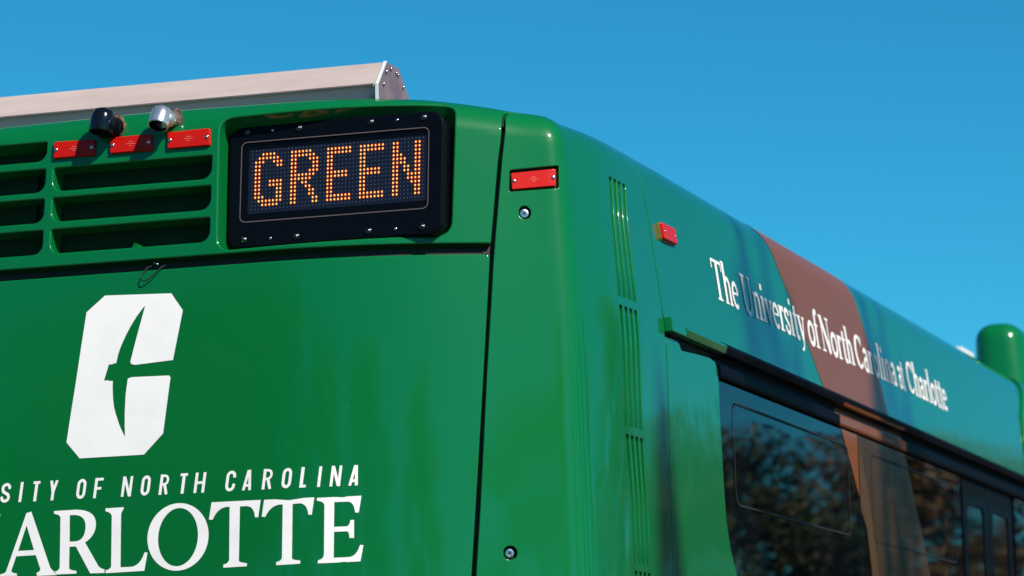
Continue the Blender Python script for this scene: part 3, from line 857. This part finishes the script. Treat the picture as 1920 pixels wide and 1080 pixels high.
cor = corner(1)
corner(-1)
for s_, t_ in ((1.1239, 2.8527), (1.0473, 1.9337)):
    part(panel('bolt_recess', [(s_ + .022 * math.cos(a), t_ + .022 * math.sin(a)) for a in np.linspace(0, 2 * math.pi, 20, endpoint=False)], off=-.0155, material='green_shaded', walls=False, bev=.0003), cor)
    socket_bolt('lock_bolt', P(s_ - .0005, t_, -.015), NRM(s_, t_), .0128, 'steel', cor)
part(panel('marker_recess', [(1.075, 2.905), (1.242, 2.915), (1.249, 2.991), (1.078, 2.978)], off=-.0135, material='green_shaded', walls=False, bev=.0003), cor)

for t1, t0 in VENTS:
    for k in range(4):
        V, F = [], []
        nl, nc = 14, 4
        for i in range(nl + 1):
            u = i / nl
            t = t1 + .004 + (t0 - t1 - .008) * u
            for j in range(nc + 1):
                v = j / nc
                s_ = vent_s0(t) + (k + .06 + .66 * v) * .0445
                d = .013 * (1 - u) ** 1.2 + .0012
                V.append(P(s_, t, -d + .002 * (abs(v - .5) * 2) ** 2))
        for i in range(nl):
            for j in range(nc):
                a = i * (nc + 1) + j
                F.append((a, a + nc + 1, a + nc + 2, a + 1))
        lv = part(link('vent_louvre', mesh('vent_louvre', V, F), 'green_matte'), cor)
        V = []  # black patch painting the shadow at the channel's deep top end
        for t, w_ in ((t1 - .001, 0), (t1 - .013, 0), (t1 - .022, .3)):
            for v in (w_ * .0, 1 - w_):
                V.append(P(vent_s0(t) + (k + .10 + .58 * v) * .0445, t, -.0105))
        part(link('vent_top_shade', mesh('vent_top_shade', V, [(0, 2, 3, 1), (2, 4, 5, 3)], smooth=False), 'black_rubber'), lv)

# ---- roof joints, and the roof
for sg in (1, -1):
    skin_strip('joint_rubber', [(sg * a, b - .015) for a, b in CTOP], [(sg * a, b + .006) for a, b in CAPT[1:]], 'green_shaded', -.011)
    skin_strip('joint_rubber', [(sg * 1.985, t) for t in np.linspace(.5, 3.24, 30)], [(sg * 2.015, t) for t in np.linspace(.5, 3.24, 30)], 'green_shaded', -.007)
mb = MB()
V, F = [], []
for i, y in enumerate((.42, .6, 10.6)):
    for j, x in enumerate(np.linspace(-.86, .86, 13)):
        V.append((x, y, 3.158 - .02 * abs(x) ** 2))
for i in range(2):
    for j in range(12):
        a = i * 13 + j; F.append((a, a + 1, a + 14, a + 13))
part(link('roof', mesh('roof', V, F), 'roof_grey'))

# ---- side skin above the windows
SEAM2 = [(8.235, 2.6495), (8.25, 2.8144), (8.305, 2.9445), (8.45, 3.06), (8.60, 3.165), (8.70, 3.31)]
for sg in (1, -1):
    outer = [(2.0035, 2.6495)] + SEAM2 + [(2.0035, 3.31)]
    pp = part(panel('upper_side_panel', [(sg * a, b) for a, b in outer], depth=.02, bev=.002, step=.05, grid=(.16, .016)))
    if sg > 0: upper = pp
    fr = [(10.4, 2.6495), (10.4, 3.31)] + [(a + .014, b) for a, b in reversed(SEAM2)]
    part(panel('front_side_panel', [(sg * a, b) for a, b in fr], depth=.03, bev=.006, step=.05, grid=(.16, .016), off=.012))
    skin_strip('joint_rubber', [(sg * (a - .01), b) for a, b in SEAM2], [(sg * (a + .03), b) for a, b in SEAM2], 'black_rubber', -.010)

GL = [(3.50, 3.30), (3.53, 3.14), (3.60, 3.04), (3.70, 2.955), (3.80, 2.875), (3.90, 2.79), (4.055, 2.6500)]
GR = [(5.13, 2.6500), (5.11, 2.70), (5.06, 2.80), (4.985, 2.90), (4.86, 3.05), (4.84, 3.11), (4.80, 3.30)]
part(flat_print('gold_stripe', [resample(GL + GR, .02)], material='gold_vinyl', off=.0011, grid=(.12, .012)), upper)

# ---- side lettering: condensed book serif
def ser(x0, x1, y, w=.055):
    return ([(x0, y), (x1, y)], w)


S_, T_ = .165, .07
LOW = {
 'T': (.82, [([(.02, .965), (.80, .965)], .075), ([(.035, .98), (.02, .76)], T_), ([(.785, .98), (.80, .76)], T_), ([(.41, 0), (.41, .97)], S_ * 1.05), ser(.22, .60, .028)]),
 'h': (.66, [([(.16, 0), (.16, 1.06)], S_), ser(.03, .16, 1.035), (arc(.34, .44, .17, .22, 170, 0, 8) + [(.51, 0)], (.08, S_)), ser(.02, .29, .025), ser(.38, .65, .025)]),
 'e': (.56, [(arc(.29, .33, .215, .30, 20, 310, 16), .12), ([(.10, .37), (.50, .37)], .06), (arc(.29, .36, .20, .27, 0, 40, 3), .11)]),
 'U': (.84, [([(.18, 1), (.18, .32)] + arc(.42, .31, .24, .29, 180, 360, 10) + [(.66, 1)], (.17, .08)), ser(.02, .34, .975), ser(.53, .80, .975)]),
 'n': (.66, [([(.16, 0), (.16, .66)], S_), ser(.03, .16, .645), (arc(.34, .44, .17, .22, 170, 0, 8) + [(.51, 0)], (.08, S_)), ser(.02, .29, .025), ser(.38, .65, .025)]),
 'i': (.34, [([(.17, 0), (.17, .66)], S_), ser(.03, .17, .645), ser(.02, .33, .025), ([(.165, .83), (.165, .99)], .16)]),
 'v': (.58, [([(.10, .66), (.31, 0)], .155), ([(.51, .66), (.31, 0)], .07), ser(.0, .24, .64), ser(.40, .60, .64)]),
 'r': (.46, [([(.16, 0), (.16, .66)], S_), ser(.03, .16, .645), ser(.02, .33, .025), (arc(.34, .42, .17, .22, 170, 80, 5), .09), ([(.34, .60), (.43, .60)], .14)]),
 's': (.46, [([(.39, .50)] + arc(.23, .50, .15, .14, 20, 180, 7) + [(.10, .44), (.36, .24)] + arc(.23, .16, .16, .14, 20, -180, 8) + [(.06, .2)], .115)]),
 't': (.40, [([(.19, .86), (.19, .14)] + arc(.30, .12, .11, .10, 180, 300, 5), .145), ([(.03, .63), (.37, .63)], .06)]),
 'y': (.58, [([(.10, .66), (.32, .02)], .155), ([(.52, .66), (.28, -.16), (.18, -.27), (.07, -.25)], .075), ser(.0, .24, .64), ser(.40, .60, .64)]),
 'o': (.60, [(arc(.30, .33, .225, .30, 0, 360, 20), .13)]),
 'f': (.40, [([(.17, 0), (.17, .85)] + arc(.30, .86, .13, .17, 180, 60, 6), .14), ([(.03, .63), (.36, .63)], .06), ser(.03, .33, .025), ([(.35, .98), (.40, .98)], .14)]),
 'N': (.90, [([(.17, 0), (.17, 1)], .075), ([(.15, .98), (.73, .02)], .19), ([(.74, 0), (.74, 1)], .075), ser(.02, .30, .975), ser(.60, .88, .975), ser(.03, .31, .025)]),
 'C': (.78, [(arc(.42, .5, .33, .45, 40, 320, 18), (.10, .10)), (arc(.42, .5, .33, .45, 120, 240, 10), .17), ([(.70, .98), (.70, .70)], .06)]),
 'a': (.56, [([(.40, 0), (.40, .46)] + arc(.25, .49, .15, .14, 0, 160, 7), .14), (arc(.24, .20, .155, .175, 60, 330, 10), .11), ([(.25, .37), (.40, .40)], .07), ([(.40, .05), (.53, .04)], .09)]),
 'l': (.34, [([(.17, 0), (.17, 1.06)], S_), ser(.03, .17, 1.035), ser(.02, .33, .025)]),
}
WORDS = [('The', 2.648, 2.955), ('University', 3.010, 3.865), ('of', 3.912, 4.085), ('North', 4.112, 4.632), ('Carolina', 4.668, 5.385), ('at', 5.425, 5.535), ('Charlotte', 5.600, 6.400)]
H_ = .1275
for w, a, b in WORDS:
    tot = sum(LOW[c][0] for c in w)
    k = (b - a) / tot
    x = a
    for c in w:
        ps = []
        adv, st = LOW[c]
        for p in strokes(st, 8):
            q = p.copy()
            q[:, 0] = x + .025 + q[:, 0] * k
            q[:, 1] = 2.7910 + q[:, 1] * H_
            ps.append(q)
        x += adv * k
        part(flat_print('side_letter', ps, off=.0019, grid=.04), upper)

# ---- lower side skin with the cut-out for the windows
for sg in (1, -1):
    low = [(2.0035, .45), (10.4, .45), (10.4, 1.75), (3.4, 1.75), (3.05, 1.78), (2.85, 1.85), (2.733, 1.94), (2.665, 2.02), (2.628, 2.10), (2.610, 2.20), (2.600, 2.32), (2.588, 2.42), (2.584, 2.53), (2.576, 2.562), (2.556, 2.580),
           (2.5009, 2.586), (2.355, 2.581), (2.180, 2.5725), (2.166, 2.5745), (2.158, 2.582), (2.150, 2.590), (2.130, 2.595), (2.07, 2.596), (2.0035, 2.593)]
    q = part(panel('lower_side_panel', [(sg * a, b) for a, b in low], material='green_wavy', depth=.02, bev=.002, step=.03, grid=(.10, .05)))
    skin_strip('window_band', lin((sg * 2.0, 1.70), (sg * 10.4, 1.70), 40), lin((sg * 2.0, 2.655), (sg * 10.4, 2.655), 40), 'black_rubber', -.016)

# ---- drip rail over the windows
def sweep(name, prof, s_list, material, parent=bus, caps=True):
    V, F = [], []
    n = len(prof)
    for s in s_list:
        for o_, t_ in prof: V.append(P(s, t_, o_))
    for i in range(len(s_list) - 1):
        for j in range(n - 1):
            a = i * n + j; F.append((a, a + 1, a + n + 1, a + n))
    if caps:
        F.append(tuple(range(n))); F.append(tuple(range((len(s_list) - 1) * n, len(s_list) * n))[::-1])
    return part(link(name, mesh(name, V, F, smooth=False), material), parent)


RAIL = [(-.004, 2.652), (.004, 2.651), (.0065, 2.648), (.0065, 2.6405), (.020, 2.6385), (.0245, 2.6345), (.0250, 2.6285), (.0200, 2.6160), (.0165, 2.6105), (-.002, 2.609)]
rail = sweep('drip_rail', RAIL, [2.165, 2.4, 2.628], 'green_paint')
rail2 = sweep('drip_rail', RAIL, list(np.linspace(2.631, 4.27, 8)), 'black_trim')
rail3 = sweep('drip_rail', [(o_ + .0004, t_) for o_, t_ in RAIL], [4.27, 4.6, 4.9, 5.31], 'black_trim')
sweep('gold_stripe', [(.0225, 2.6220), (.0205, 2.6155), (.0175, 2.6095), (.0125, 2.6085)], [4.272, 4.6, 4.9, 5.31], 'gold_vinyl', rail3, caps=False)
sweep('drip_rail', RAIL, list(np.linspace(5.31, 10.3, 20)), 'black_trim')
part(panel('rail_end_bracket', round_poly([(2.010, 2.6085), (2.150, 2.6085), (2.166, 2.6185), (2.166, 2.652), (2.010, 2.652)], [.004, .004, .004, .002, .004], 3), off=.022, depth=.03, bev=.002, step=.01, grid=(.03, .02)))
HDR = [(-.012, 2.604), (-.010, 2.580), (.004, 2.576), (.007, 2.570), (.007, 2.545), (.004, 2.538), (-.012, 2.534)]
hd1 = sweep('header_trim', HDR, list(np.linspace(2.592, 4.24, 8)), 'black_trim')
hd2 = sweep('header_trim', [(o_ + .0004, t_) for o_, t_ in HDR], [4.24, 4.6, 5.0, 5.385], 'gold_vinyl')
sweep('header_trim', HDR, list(np.linspace(5.385, 10.3, 20)), 'black_trim')

# ---- windows
def window(s0, s1, t0, t1, r, sash=None, glass='window_glass', label=None):
    w = part(panel('window', rrect(s0, s1, t0, t1, r, n=8), off=-.0045, depth=.01, bev=.003, material=glass, step=.05, grid=(.2, .08), label=label))
    if sash:
        a, b, c, d = sash
        q = .0065
        so = rrect(a, b, c, d, .05, n=8); si = rrect(a + q, b - q, c + q, d - q, .045, n=8)
        ring = flat_print('sash_seal', [resample(so, .05)], [resample(si, .05)], material='black_rubber', off=-.0012, grid=None)
        part(ring, w)
    return w


w1 = window(2.594, 4.553, 1.76, 2.530, {'bl': .30, 'br': .04, 'tr': .01, 'tl': .02}, (2.757, 4.385, 2.157, 2.4785))
w2 = window(4.562, 6.505, 1.76, 2.530, {'bl': .04, 'br': .04, 'tr': .01, 'tl': .01}, (4.762, 6.375, 2.161, 2.4805))
w3 = window(7.80, 9.75, 1.76, 2.530, .04, (7.95, 9.6, 2.16, 2.48))
FL = [(4.285, 2.5295), (4.345, 2.485), (4.415, 2.425), (4.505, 2.345)]
part(flat_print('gold_stripe', [resample([(4.552, 2.5295)] + FL + [(4.552, 2.305)], .04)], material='gold_vinyl', off=-.0028, grid=.05), w1)
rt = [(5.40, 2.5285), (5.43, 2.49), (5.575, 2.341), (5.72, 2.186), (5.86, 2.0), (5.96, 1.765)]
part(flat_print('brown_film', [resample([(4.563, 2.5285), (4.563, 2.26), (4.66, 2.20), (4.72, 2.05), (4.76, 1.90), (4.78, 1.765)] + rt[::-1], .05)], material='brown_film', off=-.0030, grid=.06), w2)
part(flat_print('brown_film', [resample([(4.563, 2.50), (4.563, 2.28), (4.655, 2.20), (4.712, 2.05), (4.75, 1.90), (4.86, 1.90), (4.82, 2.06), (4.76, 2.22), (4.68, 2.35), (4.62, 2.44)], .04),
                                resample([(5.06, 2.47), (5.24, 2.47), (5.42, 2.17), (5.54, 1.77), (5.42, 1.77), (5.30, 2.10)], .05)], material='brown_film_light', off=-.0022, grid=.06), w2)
# rear door, two leaves with tall panes
for a, b in ((6.575, 7.150), (7.165, 7.740)):
    lf = part(panel('door_leaf', rrect(a, b, .55, 2.515, .02), [rrect(a + .09, b - .10, .75, 2.425, .04)], off=-.006, depth=.03, hole_depth=.012, bev=.004, material='black_plastic', step=.05, grid=(.1, .1)))
    part(panel('pane', rrect(a + .085, b - .095, .745, 2.43, .03), off=-.012, material='door_glass', walls=False, bev=.0005, grid=(.2, .2)), lf)

# ---- marker lights
def screw_on(parent, s, t, off, r=.0058):
    dome('screw', P(s, t, off), NRM(s, t), r, r * .6, 'steel', parent, 10)


def marker(poly, off, label, base=None):
    m = part(panel('marker_light', round_poly(poly, .004, 3), off=off, depth=off + .002 if off > .005 else .012, bev=.0028, material='red_lens', step=.008, grid=(.02, .02), label=label))
    p = np.array(poly, float); c = p.mean(0)
    le = (p[0] + p[3]) / 2; ri = (p[1] + p[2]) / 2
    for e in (le, ri):
        q = e + (c - e) * .13
        screw_on(m, q[0], q[1], off)
    # raised maker's marks in the middle of the lens: three short ribs
    mb = MB()
    for k, (dt, hw) in enumerate(((.0058, .006), (0, .013), (-.0058, .005))):
        d = (ri - le) / np.linalg.norm(ri - le)
        a = c + d * -hw + np.array([0, dt]); b = c + d * hw + np.array([0, dt])
        mb.tube([P(a[0], a[1], off), P(b[0], b[1], off)], [.0009, .0009], 5)
    part(mb.build('moulded_rib', 'red_mark'), m)
    return m


marker([(-.2540, 3.0742), (-.1290, 3.0742), (-.1300, 3.1190), (-.2540, 3.1215)], .010, 'red marker light left of the other two, half in a camera shadow')
marker([(-.0825, 3.0745), (.0425, 3.0742), (.0405, 3.1203), (-.0838, 3.1205)], .010, 'middle red marker light of the row')
marker([(.0895, 3.0741), (.2155, 3.0739), (.2130, 3.1228), (.0878, 3.1209)], .010, 'red marker light beside the route display')
marker([(1.0880, 2.9170), (1.2256, 2.9269), (1.2307, 2.9754), (1.0870, 2.9635)], -.001, 'red marker light in a recess of the corner panel')
sm = part(panel('marker_light', round_poly([(2.102, 2.894), (2.250, 2.896), (2.250, 2.945), (2.102, 2.943)], .006, 3), off=.014, depth=.009, bev=.003, material='red_lens', step=.01, grid=(.03, .02), label='red marker light on the side'))
part(panel('marker_base_reflection', round_poly([(2.099, 2.892), (2.253, 2.894), (2.253, 2.947), (2.099, 2.945)], .006, 3), off=.005, depth=.006, bev=.001, material='marker_base_reflection', step=.01, grid=(.03, .02)), sm)
screw_on(sm, 2.120, 2.918, .014, .0045); screw_on(sm, 2.234, 2.919, .014, .0045)

# ---- two rear cameras
def camera_housing(pos, d, r, back, front, material, label, lens_in):
    R = frame_of(d, Vector((0, -1, 0)))
    prof = [(.001, -back), (r * .45, -back * .97), (r * .80, -back * .80), (r * .97, -back * .45), (r, -back * .1), (r * 1.0, front * .9), (r * .97, front), (r * .86, front)]
    V, F = lathe(prof, 28)
    F = F[:-1]
    mb = MB(); mb.add(xf(V, pos, R), F, 0)
    V, F = lathe([(r * .86, front), (r * .82, front - .012), (r * .80, lens_in), (r * .35, lens_in), (r * .30, lens_in + .004), (.001, lens_in + .005)], 28)
    mb.add(xf(V, pos, R), F[:-2], 1)
    h = part(mb.build('camera_housing', [material, 'black_plastic'], smooth=True, label=label))
    return h


def blob(name, c, size, material, parent, seed):
    rg = random.Random(seed)
    V, F = [], []
    nu, nv = 14, 9
    for i in range(nv + 1):
        th = math.pi * i / nv
        for j in range(nu):
            a = 2 * math.pi * j / nu
            k = 1 + rg.uniform(-.22, .22)
            V.append((c[0] + size[0] * math.sin(th) * math.cos(a) * k, c[1] + size[1] * math.sin(th) * math.sin(a) * k, c[2] + size[2] * math.cos(th) * k))
    for i in range(nv):
        for j in range(nu):
            F.append((i * nu + j, i * nu + (j + 1) % nu, (i + 1) * nu + (j + 1) % nu, (i + 1) * nu + j))
    return part(link(name, mesh(name, V, F), material), parent)


bh = camera_housing((-.094, .050, 3.160), Vector((-.10, -.16, -.98)), .0345, .040, .030, 'black_gloss', 'black rear camera housing', .01)
sh_ = camera_housing((.080, .050, 3.160), Vector((-.06, -.48, -.87)), .0285, .032, .031, 'silver_shell', 'silver rear camera housing', .006)
mb = MB()
mb.tube([(-.092, .05, 3.150), (-.070, .095, 3.150)], [.034, .028], 14)
part(mb.build('bracket', 'black_plastic', smooth=True), bh)
mb = MB()
mb.tube([(.083, .05, 3.155), (.100, .095, 3.160)], [.026, .022], 14)
part(mb.build('bracket', 'silver_shell', smooth=True), sh_)
blob('sealant', tuple(P(-.066, 3.150, .004)), (.022, .012, .032), 'sealant', bh, 3)
blob('sealant', tuple(P(.108, 3.162, .004)), (.018, .010, .027), 'sealant', sh_, 5)

# ---- aluminium box across the roof
PROF = [(.214, 3.13), (.214, 3.233), (.285, 3.309), (.385, 3.311), (.470, 3.240), (.505, 3.13)]
mb = MB()
x0, x1 = -.72, .655
BODY = [(.262, 3.13), (.225, 3.228), (.214, 3.229)] + PROF[1:]
V = [(x, y, z) for x in (x0, x1 - .002) for y, z in BODY]
n = len(BODY)
F = [(i, i + n, i + n + 1, i + 1) for i in range(n - 1)]
mb.add(V, F[2:], 0); mb.add(V, F[:2], 1)
n = len(PROF)
rb = part(mb.build('roof_box', ['aluminium', 'aluminium_shaded'], label='brushed aluminium box across the rear of the roof'))
mb = MB()
ins = lambda y, z, k: (.355 + (y - .355) * k, 3.2 + (z - 3.2) * k)
for xa in (x0, x1):
    mb = MB()
    d = 1 if xa > 0 else -1
    V = [(xa - d * .001, *ins(y, z, .995)) for y, z in PROF]
    mb.add(V, [tuple(range(n)) if d > 0 else tuple(range(n))[::-1]])
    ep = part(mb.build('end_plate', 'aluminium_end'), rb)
mb = MB()
for (ya, za), (yb, zb) in zip(PROF[:2], PROF[1:3]):
    a0, a1 = Vector((x1 + .0025, ya - .002, za)), Vector((x1 + .0025, yb - .002, zb))
    dd = (a1 - a0).normalized(); nn = Vector((0, -dd.z, dd.y)) * -1
    w_ = Vector((-.0085, 0, 0)); h_ = Vector((0, -.0022 * abs(dd.z), .0022 * abs(dd.y)))
    V = [a0, a0 + w_, a1 + w_, a1, a0 + h_ * 1.5, a0 + w_ + h_ * 1.5, a1 + w_ + h_ * 1.5, a1 + h_ * 1.5]
    mb.add(V, [(0, 1, 2, 3), (4, 7, 6, 5), (0, 4, 5, 1), (1, 5, 6, 2), (2, 6, 7, 3), (3, 7, 4, 0)])
part(mb.build('edge_strip', 'bright_edge'), rb)
for y, z in [(.259, 3.243), (.282, 3.281), (.320, 3.297), (.362, 3.292), (.378, 3.290), (.418, 3.262)]:
    dome('rivet', (x1 + .0005, y, z), (1, 0, 0), .0052, .005, 'steel', ep, 10)
for x in np.linspace(-.6, .55, 5):
    dome('rivet', (x, .2355, 3.20), (0, -1, -.35), .004, .003, 'aluminium', rb, 8)
mb = MB()
mb.box((x0, .209, 3.2325), (x1 - .012, .2145, 3.2365))
part(mb.build('fold_seam', 'aluminium_end'), rb)

# ---- roof fairing at the front and a small lamp bar
def rounded_block(name, x0, x1, y0, y1, z0, z1, r, rt, material, n=10):
    V, F = [], []
    rings = [(0, z0)] + [(rt * (1 - math.cos(a)), z1 - rt + rt * math.sin(a)) for a in np.linspace(0, math.pi / 2, 8)]
    m = None
    for ins_, z in rings:
        lean = (z - z0) * .10
        lp = rrect(x0 + ins_, x1 - ins_ - lean, y0 + ins_ + lean * .6, y1 - ins_, max(r - ins_, .02), n=n)
        m = len(lp)
        V += [(x, y, z) for x, y in lp]
    for i in range(len(rings) - 1):
        for k in range(m):
            F.append((i * m + k, i * m + (k + 1) % m, (i + 1) * m + (k + 1) % m, (i + 1) * m + k))
    F.append(tuple(range((len(rings) - 1) * m, len(rings) * m)))
    return link(name, mesh(name, V, F), material)


part(rounded_block('roof_fairing', .865, 1.135, 7.93, 10.3, 3.08, 3.472, .10, .085, 'green_paint'))
mb = MB(); mb.box((1.00, 6.76, 3.17), (1.03, 7.06, 3.2165))
part(mb.build('roof_lamp', 'roof_white'))

# ---- rest of the body
mb = MB(); mb.box((-1.19, .02, .42), (1.19, .32, .92)); mb.box((-1.19, .35, .42), (1.19, 10.8, .60))
part(mb.build('bumper', 'black_plastic'))
mb = MB(); mb.box((-1.215, 10.42, .42), (1.215, 10.9, 3.12)); part(mb.build('front_end', 'green_paint'))
for x in (-1.02, 1.02):
    for y in (2.7, 8.9):
        mb = MB()
        V, F = lathe([(.28, -.13), (.47, -.13), (.50, -.10), (.50, .10), (.47, .13), (.28, .13)], 32)
        mb.add(xf(V, (x, y, .50), frame_of(Vector((1, 0, 0)))), F[:-2])
        wh = part(mb.build('wheel', 'tyre_rubber', smooth=True))
        mb = MB()
        V, F = lathe([(.29, -.10), (.29, .10), (.20, .06), (.10, .11), (.01, .12)], 24)
        mb.add(xf(V, (x, y, .50), frame_of(Vector((1 if x > 0 else -1, 0, 0)))), F)
        part(mb.build('rim', 'steel', smooth=True), wh)

# ================================================================== surroundings (mirrored in the paint and the glass)
me = mesh('ground', [(-300, -300, 0), (300, -300, 0), (300, 300, 0), (-300, 300, 0)], [(0, 1, 2, 3)], smooth=False)
link('ground', me, 'grass', kind='structure')
me = mesh('road', [(-9, -60, .004), (16, -60, .004), (16, 60, .004), (-9, 60, .004)], [(0, 1, 2, 3)], smooth=False)
link('road', me, 'asphalt', kind='structure')
for xk in (16.0, -9.15):
    mb = MB(); mb.box((xk, -60, -.05), (xk + .15, 60, .13))
    mb.build('kerb', 'roof_grey', kind='structure')


def crown_mesh(name, ells, count, leaf, rg, material):
    """many small leaf faces spread through clumped volumes; ells = [(centre, radii)]"""
    vol = np.array([e[1][0] * e[1][1] * e[1][2] for e in ells]); vol = vol / vol.sum()
    V, F = [], []
    for (c, r), w in zip(ells, vol):
        for _ in range(max(20, int(count * w))):
            d = rg.normal(size=3); d /= np.linalg.norm(d)
            p = np.array(c) + d * np.array(r) * rg.random() ** (1 / 2.4)
            a = rg.normal(size=3); a /= np.linalg.norm(a)
            b = np.cross(a, rg.normal(size=3)); b /= np.linalg.norm(b)
            L = leaf * rg.uniform(.6, 1.4)
            k = len(V)
            V += [p + a * L, p + b * L * .55, p - a * L, p - b * L * .55]
            F.append((k, k + 1, k + 2, k + 3))
    me = mesh(name, V, F, smooth=False)
    me.materials.append(MATS[material])
    return me


def tree_kit(h, material, seed):
    rg = np.random.default_rng(seed)
    mb = MB()
    mb.tube([(0, 0, 0), (.05, 0, h * .3), (-.05, .05, h * .6), (0, 0, h * .85)], [.26, .20, .12, .04], 9)
    ells = []
    for k in range(11):
        a = 2.4 * k; z = h * (.38 + .055 * k); rr = h * (.24 if k < 8 else .11)
        tip = (rr * math.cos(a), rr * math.sin(a), z + h * .05)
        mb.tube([(0, 0, z - h * .12), tuple(np.array(tip) * .6 + np.array((0, 0, z * .4 - .2))), tip], [.10, .06, .03], 6)
        q = h * rg.uniform(.10, .16)
        ells.append((tip, (q * 1.15, q * 1.15, q * .8)))
    ells.append(((0, 0, h * .82), (h * .15, h * .15, h * .16)))
    tm = mesh('trunk', mb.V, mb.F, smooth=True)
    tm.materials.append(MATS['bark'])
    return tm, crown_mesh('crown', ells, 7500, .105, rg, material)


KITS = [tree_kit(9.0, 'leaf_green', 11), tree_kit(9.0, 'leaf_rust', 12), tree_kit(9.0, 'leaf_green', 13)]


def place_tree(x, y, h, kit, rz, label, group):
    r = empty('broadleaf_tree', (x, y, 0), label, 'tree', group)
    r.rotation_euler = (0, 0, rz); k = h / 9.0; r.scale = (k, k, k)
    for me_, nm in zip(KITS[kit], ('trunk', 'crown')):
        o = bpy.data.objects.new(nm, me_); COL.objects.link(o); o.parent = r
    return r


TREES = [(15.6, 56, 7.8, 0, 'tall green tree furthest from the bus at the building end of the street'),
         (13.3, 55, 6.2, 2, 'lowest green tree, between the tall green one and the golden one'),
         (9.9, 57, 9.4, 1, 'golden tree close to the brick building, nearest the bus line'),
         (12.6, 60, 8.2, 1, 'golden tree right of the one nearest the bus line'),
         (9.3, 72, 8.8, 1, 'golden tree standing in front of the brick building wall'),
         (10.3, 32, 4.7, 0, 'green tree nearest to the bus on its window side'),
         (13.2, 33, 7.0, 1, 'golden tree close beside the nearest green one'),
         (17.5, 33, 10.0, 2, 'broad green tree on the grass right of the close golden one'),
         (24, 29, 9.5, 1, 'broad golden tree standing on the grass beside the street'),
         (31, 17, 9.5, 0, 'large green tree on the grass abreast of the bus'),
         (36, 4, 10, 1, 'large golden tree on the grass abreast of the bus')]
for i, (x, y, h, k, lb) in enumerate(TREES):
    place_tree(x, y, h, k, i * 1.3, lb, 'trees mirrored in the side of the bus')
BACK = [(-13, -44, 10.5, 0, 'green tree third nearest in the row behind the viewer'), (-21, -50, 12, 2, 'tallest green tree of the row behind the viewer'),
        (-5, -50, 10, 1, 'golden tree straight behind the bus, in the row behind the viewer'), (-30, -46, 11.5, 0, 'green tree at the far left end of the row behind the viewer'),
        (6, -56, 11, 2, 'green tree set back furthest in the row behind the viewer'), (20, -54, 10, 0, 'green tree on the right of the row, beyond the road kerb'),
        (34, -44, 10, 1, 'golden tree at the far right end of the row behind the viewer'), (-17, -40, 8, 1, 'small golden tree nearest to the viewer in the row behind'),
        (-26, -40, 9.5, 2, 'green tree beside the small golden one in the row behind')]
for i, (x, y, h, k, lb) in enumerate(BACK):
    place_tree(x, y, h * 1.6, k, i * 1.7, lb, 'trees mirrored in the rear of the bus')

# slim trees whose tips throw the soft shadows over the side lettering
def cypress(x, y, label, tip, seed, spread=.46, count=2600):
    rg = np.random.default_rng(seed)
    r = empty('cypress_tree', (x, y, -1.35), label, 'tree')
    mb = MB()
    mb.tube([(0, 0, 0), (.0, .02, 6), (0, -.02, 12.2), (0, .0, tip)], [.16, .13, .07, .03], 8)
    for k, (dy, top, rad) in enumerate(((-.32, 13.45, .06), (-.02, 13.25, .035), (.30, 13.05, .04))):
        mb.tube([(0, 0, 10.5), (0, dy * .8, 11.8), (.0, dy, top)], [.05, .05, rad * .7], 7)
    o = mb.build('trunk', 'bark', r, smooth=True)
    ells = []
    for k in range(22):
        z = 2.2 + k * .49
        q = spread * (1.0 if z < 11.6 else .86)
        ells.append(((rg.uniform(-.12, .12), rg.uniform(-.12, .12), z), (q, q, .42)))
    ells.append(((0, -.25, 12.75), (.16, .17, .32)))
    ells.append(((0, .22, 12.6), (.16, .20, .25)))
    me_ = crown_mesh('crown', ells, count, .085, rg, 'leaf_green')
    o = bpy.data.objects.new('crown', me_); COL.objects.link(o); o.parent = r
    return r


cypress(9.5, -3.29, 'tall slim cypress whose tip shades the word University on the bus', 13.4, 5, .46)
cypress(9.5, -1.44, 'tall slim cypress whose tip shades the word Carolina on the bus', 13.3, 6, .36, 1900)

def bare_trunk(x, y, prof, label):
    r = empty('bare_tree', (x, y, 0), label, 'tree')
    mb = MB()
    mb.tube([(0, dx, z) for z, q, dx in prof], [q for z, q, dx in prof], 12)
    for z, dy, up in ((9.3, .55, 1.0), (9.9, -.18, .7), (9.9, .30, .8), (8.8, .7, .9), (8.0, -.6, 1.1)):
        mb.tube([(0, .05, z), (.05, dy * .6, z + up * .5), (.08, dy, z + up)], [.06, .04, .018], 7)
    mb.build('trunk', 'bark_dark', r, smooth=True)


bare_trunk(9.5, -4.74, [(0, .30, .2), (6, .26, .2), (9.0, .22, .20), (9.8, .19, .14), (10.4, .15, .05), (10.8, .10, -.01), (11.2, .04, -.05)], 'leafless tree with a dark trunk, left of the two slim cypresses')

# long brick building beyond the trees
bl = empty('brick_building', (22, 84, 0), 'long flat-roofed brick building beyond the street trees', 'building')
mb = MB(); mb.box((-22, -5, 0), (22, 5, 5.2)); mb.build('wall', 'brick_wall', bl)
mb = MB(); mb.box((-22.3, -5.3, 5.2), (22.3, 5.3, 5.6)); mb.build('roof', 'roof_grey', bl)
wm = None
for i in range(12):
    for z in (0.9, 3.2):
        if wm is None:
            mb = MB(); mb.box((0, -.03, 0), (1.5, .03, 1.7))
            o = mb.build('window', 'window_glass', bl, loc=(-21 + i * 3.6, -5.0, z)); wm = o.data
        else:
            o = bpy.data.objects.new('window', wm); COL.objects.link(o); o.parent = bl; o.location = (-21 + i * 3.6, -5.0, z)
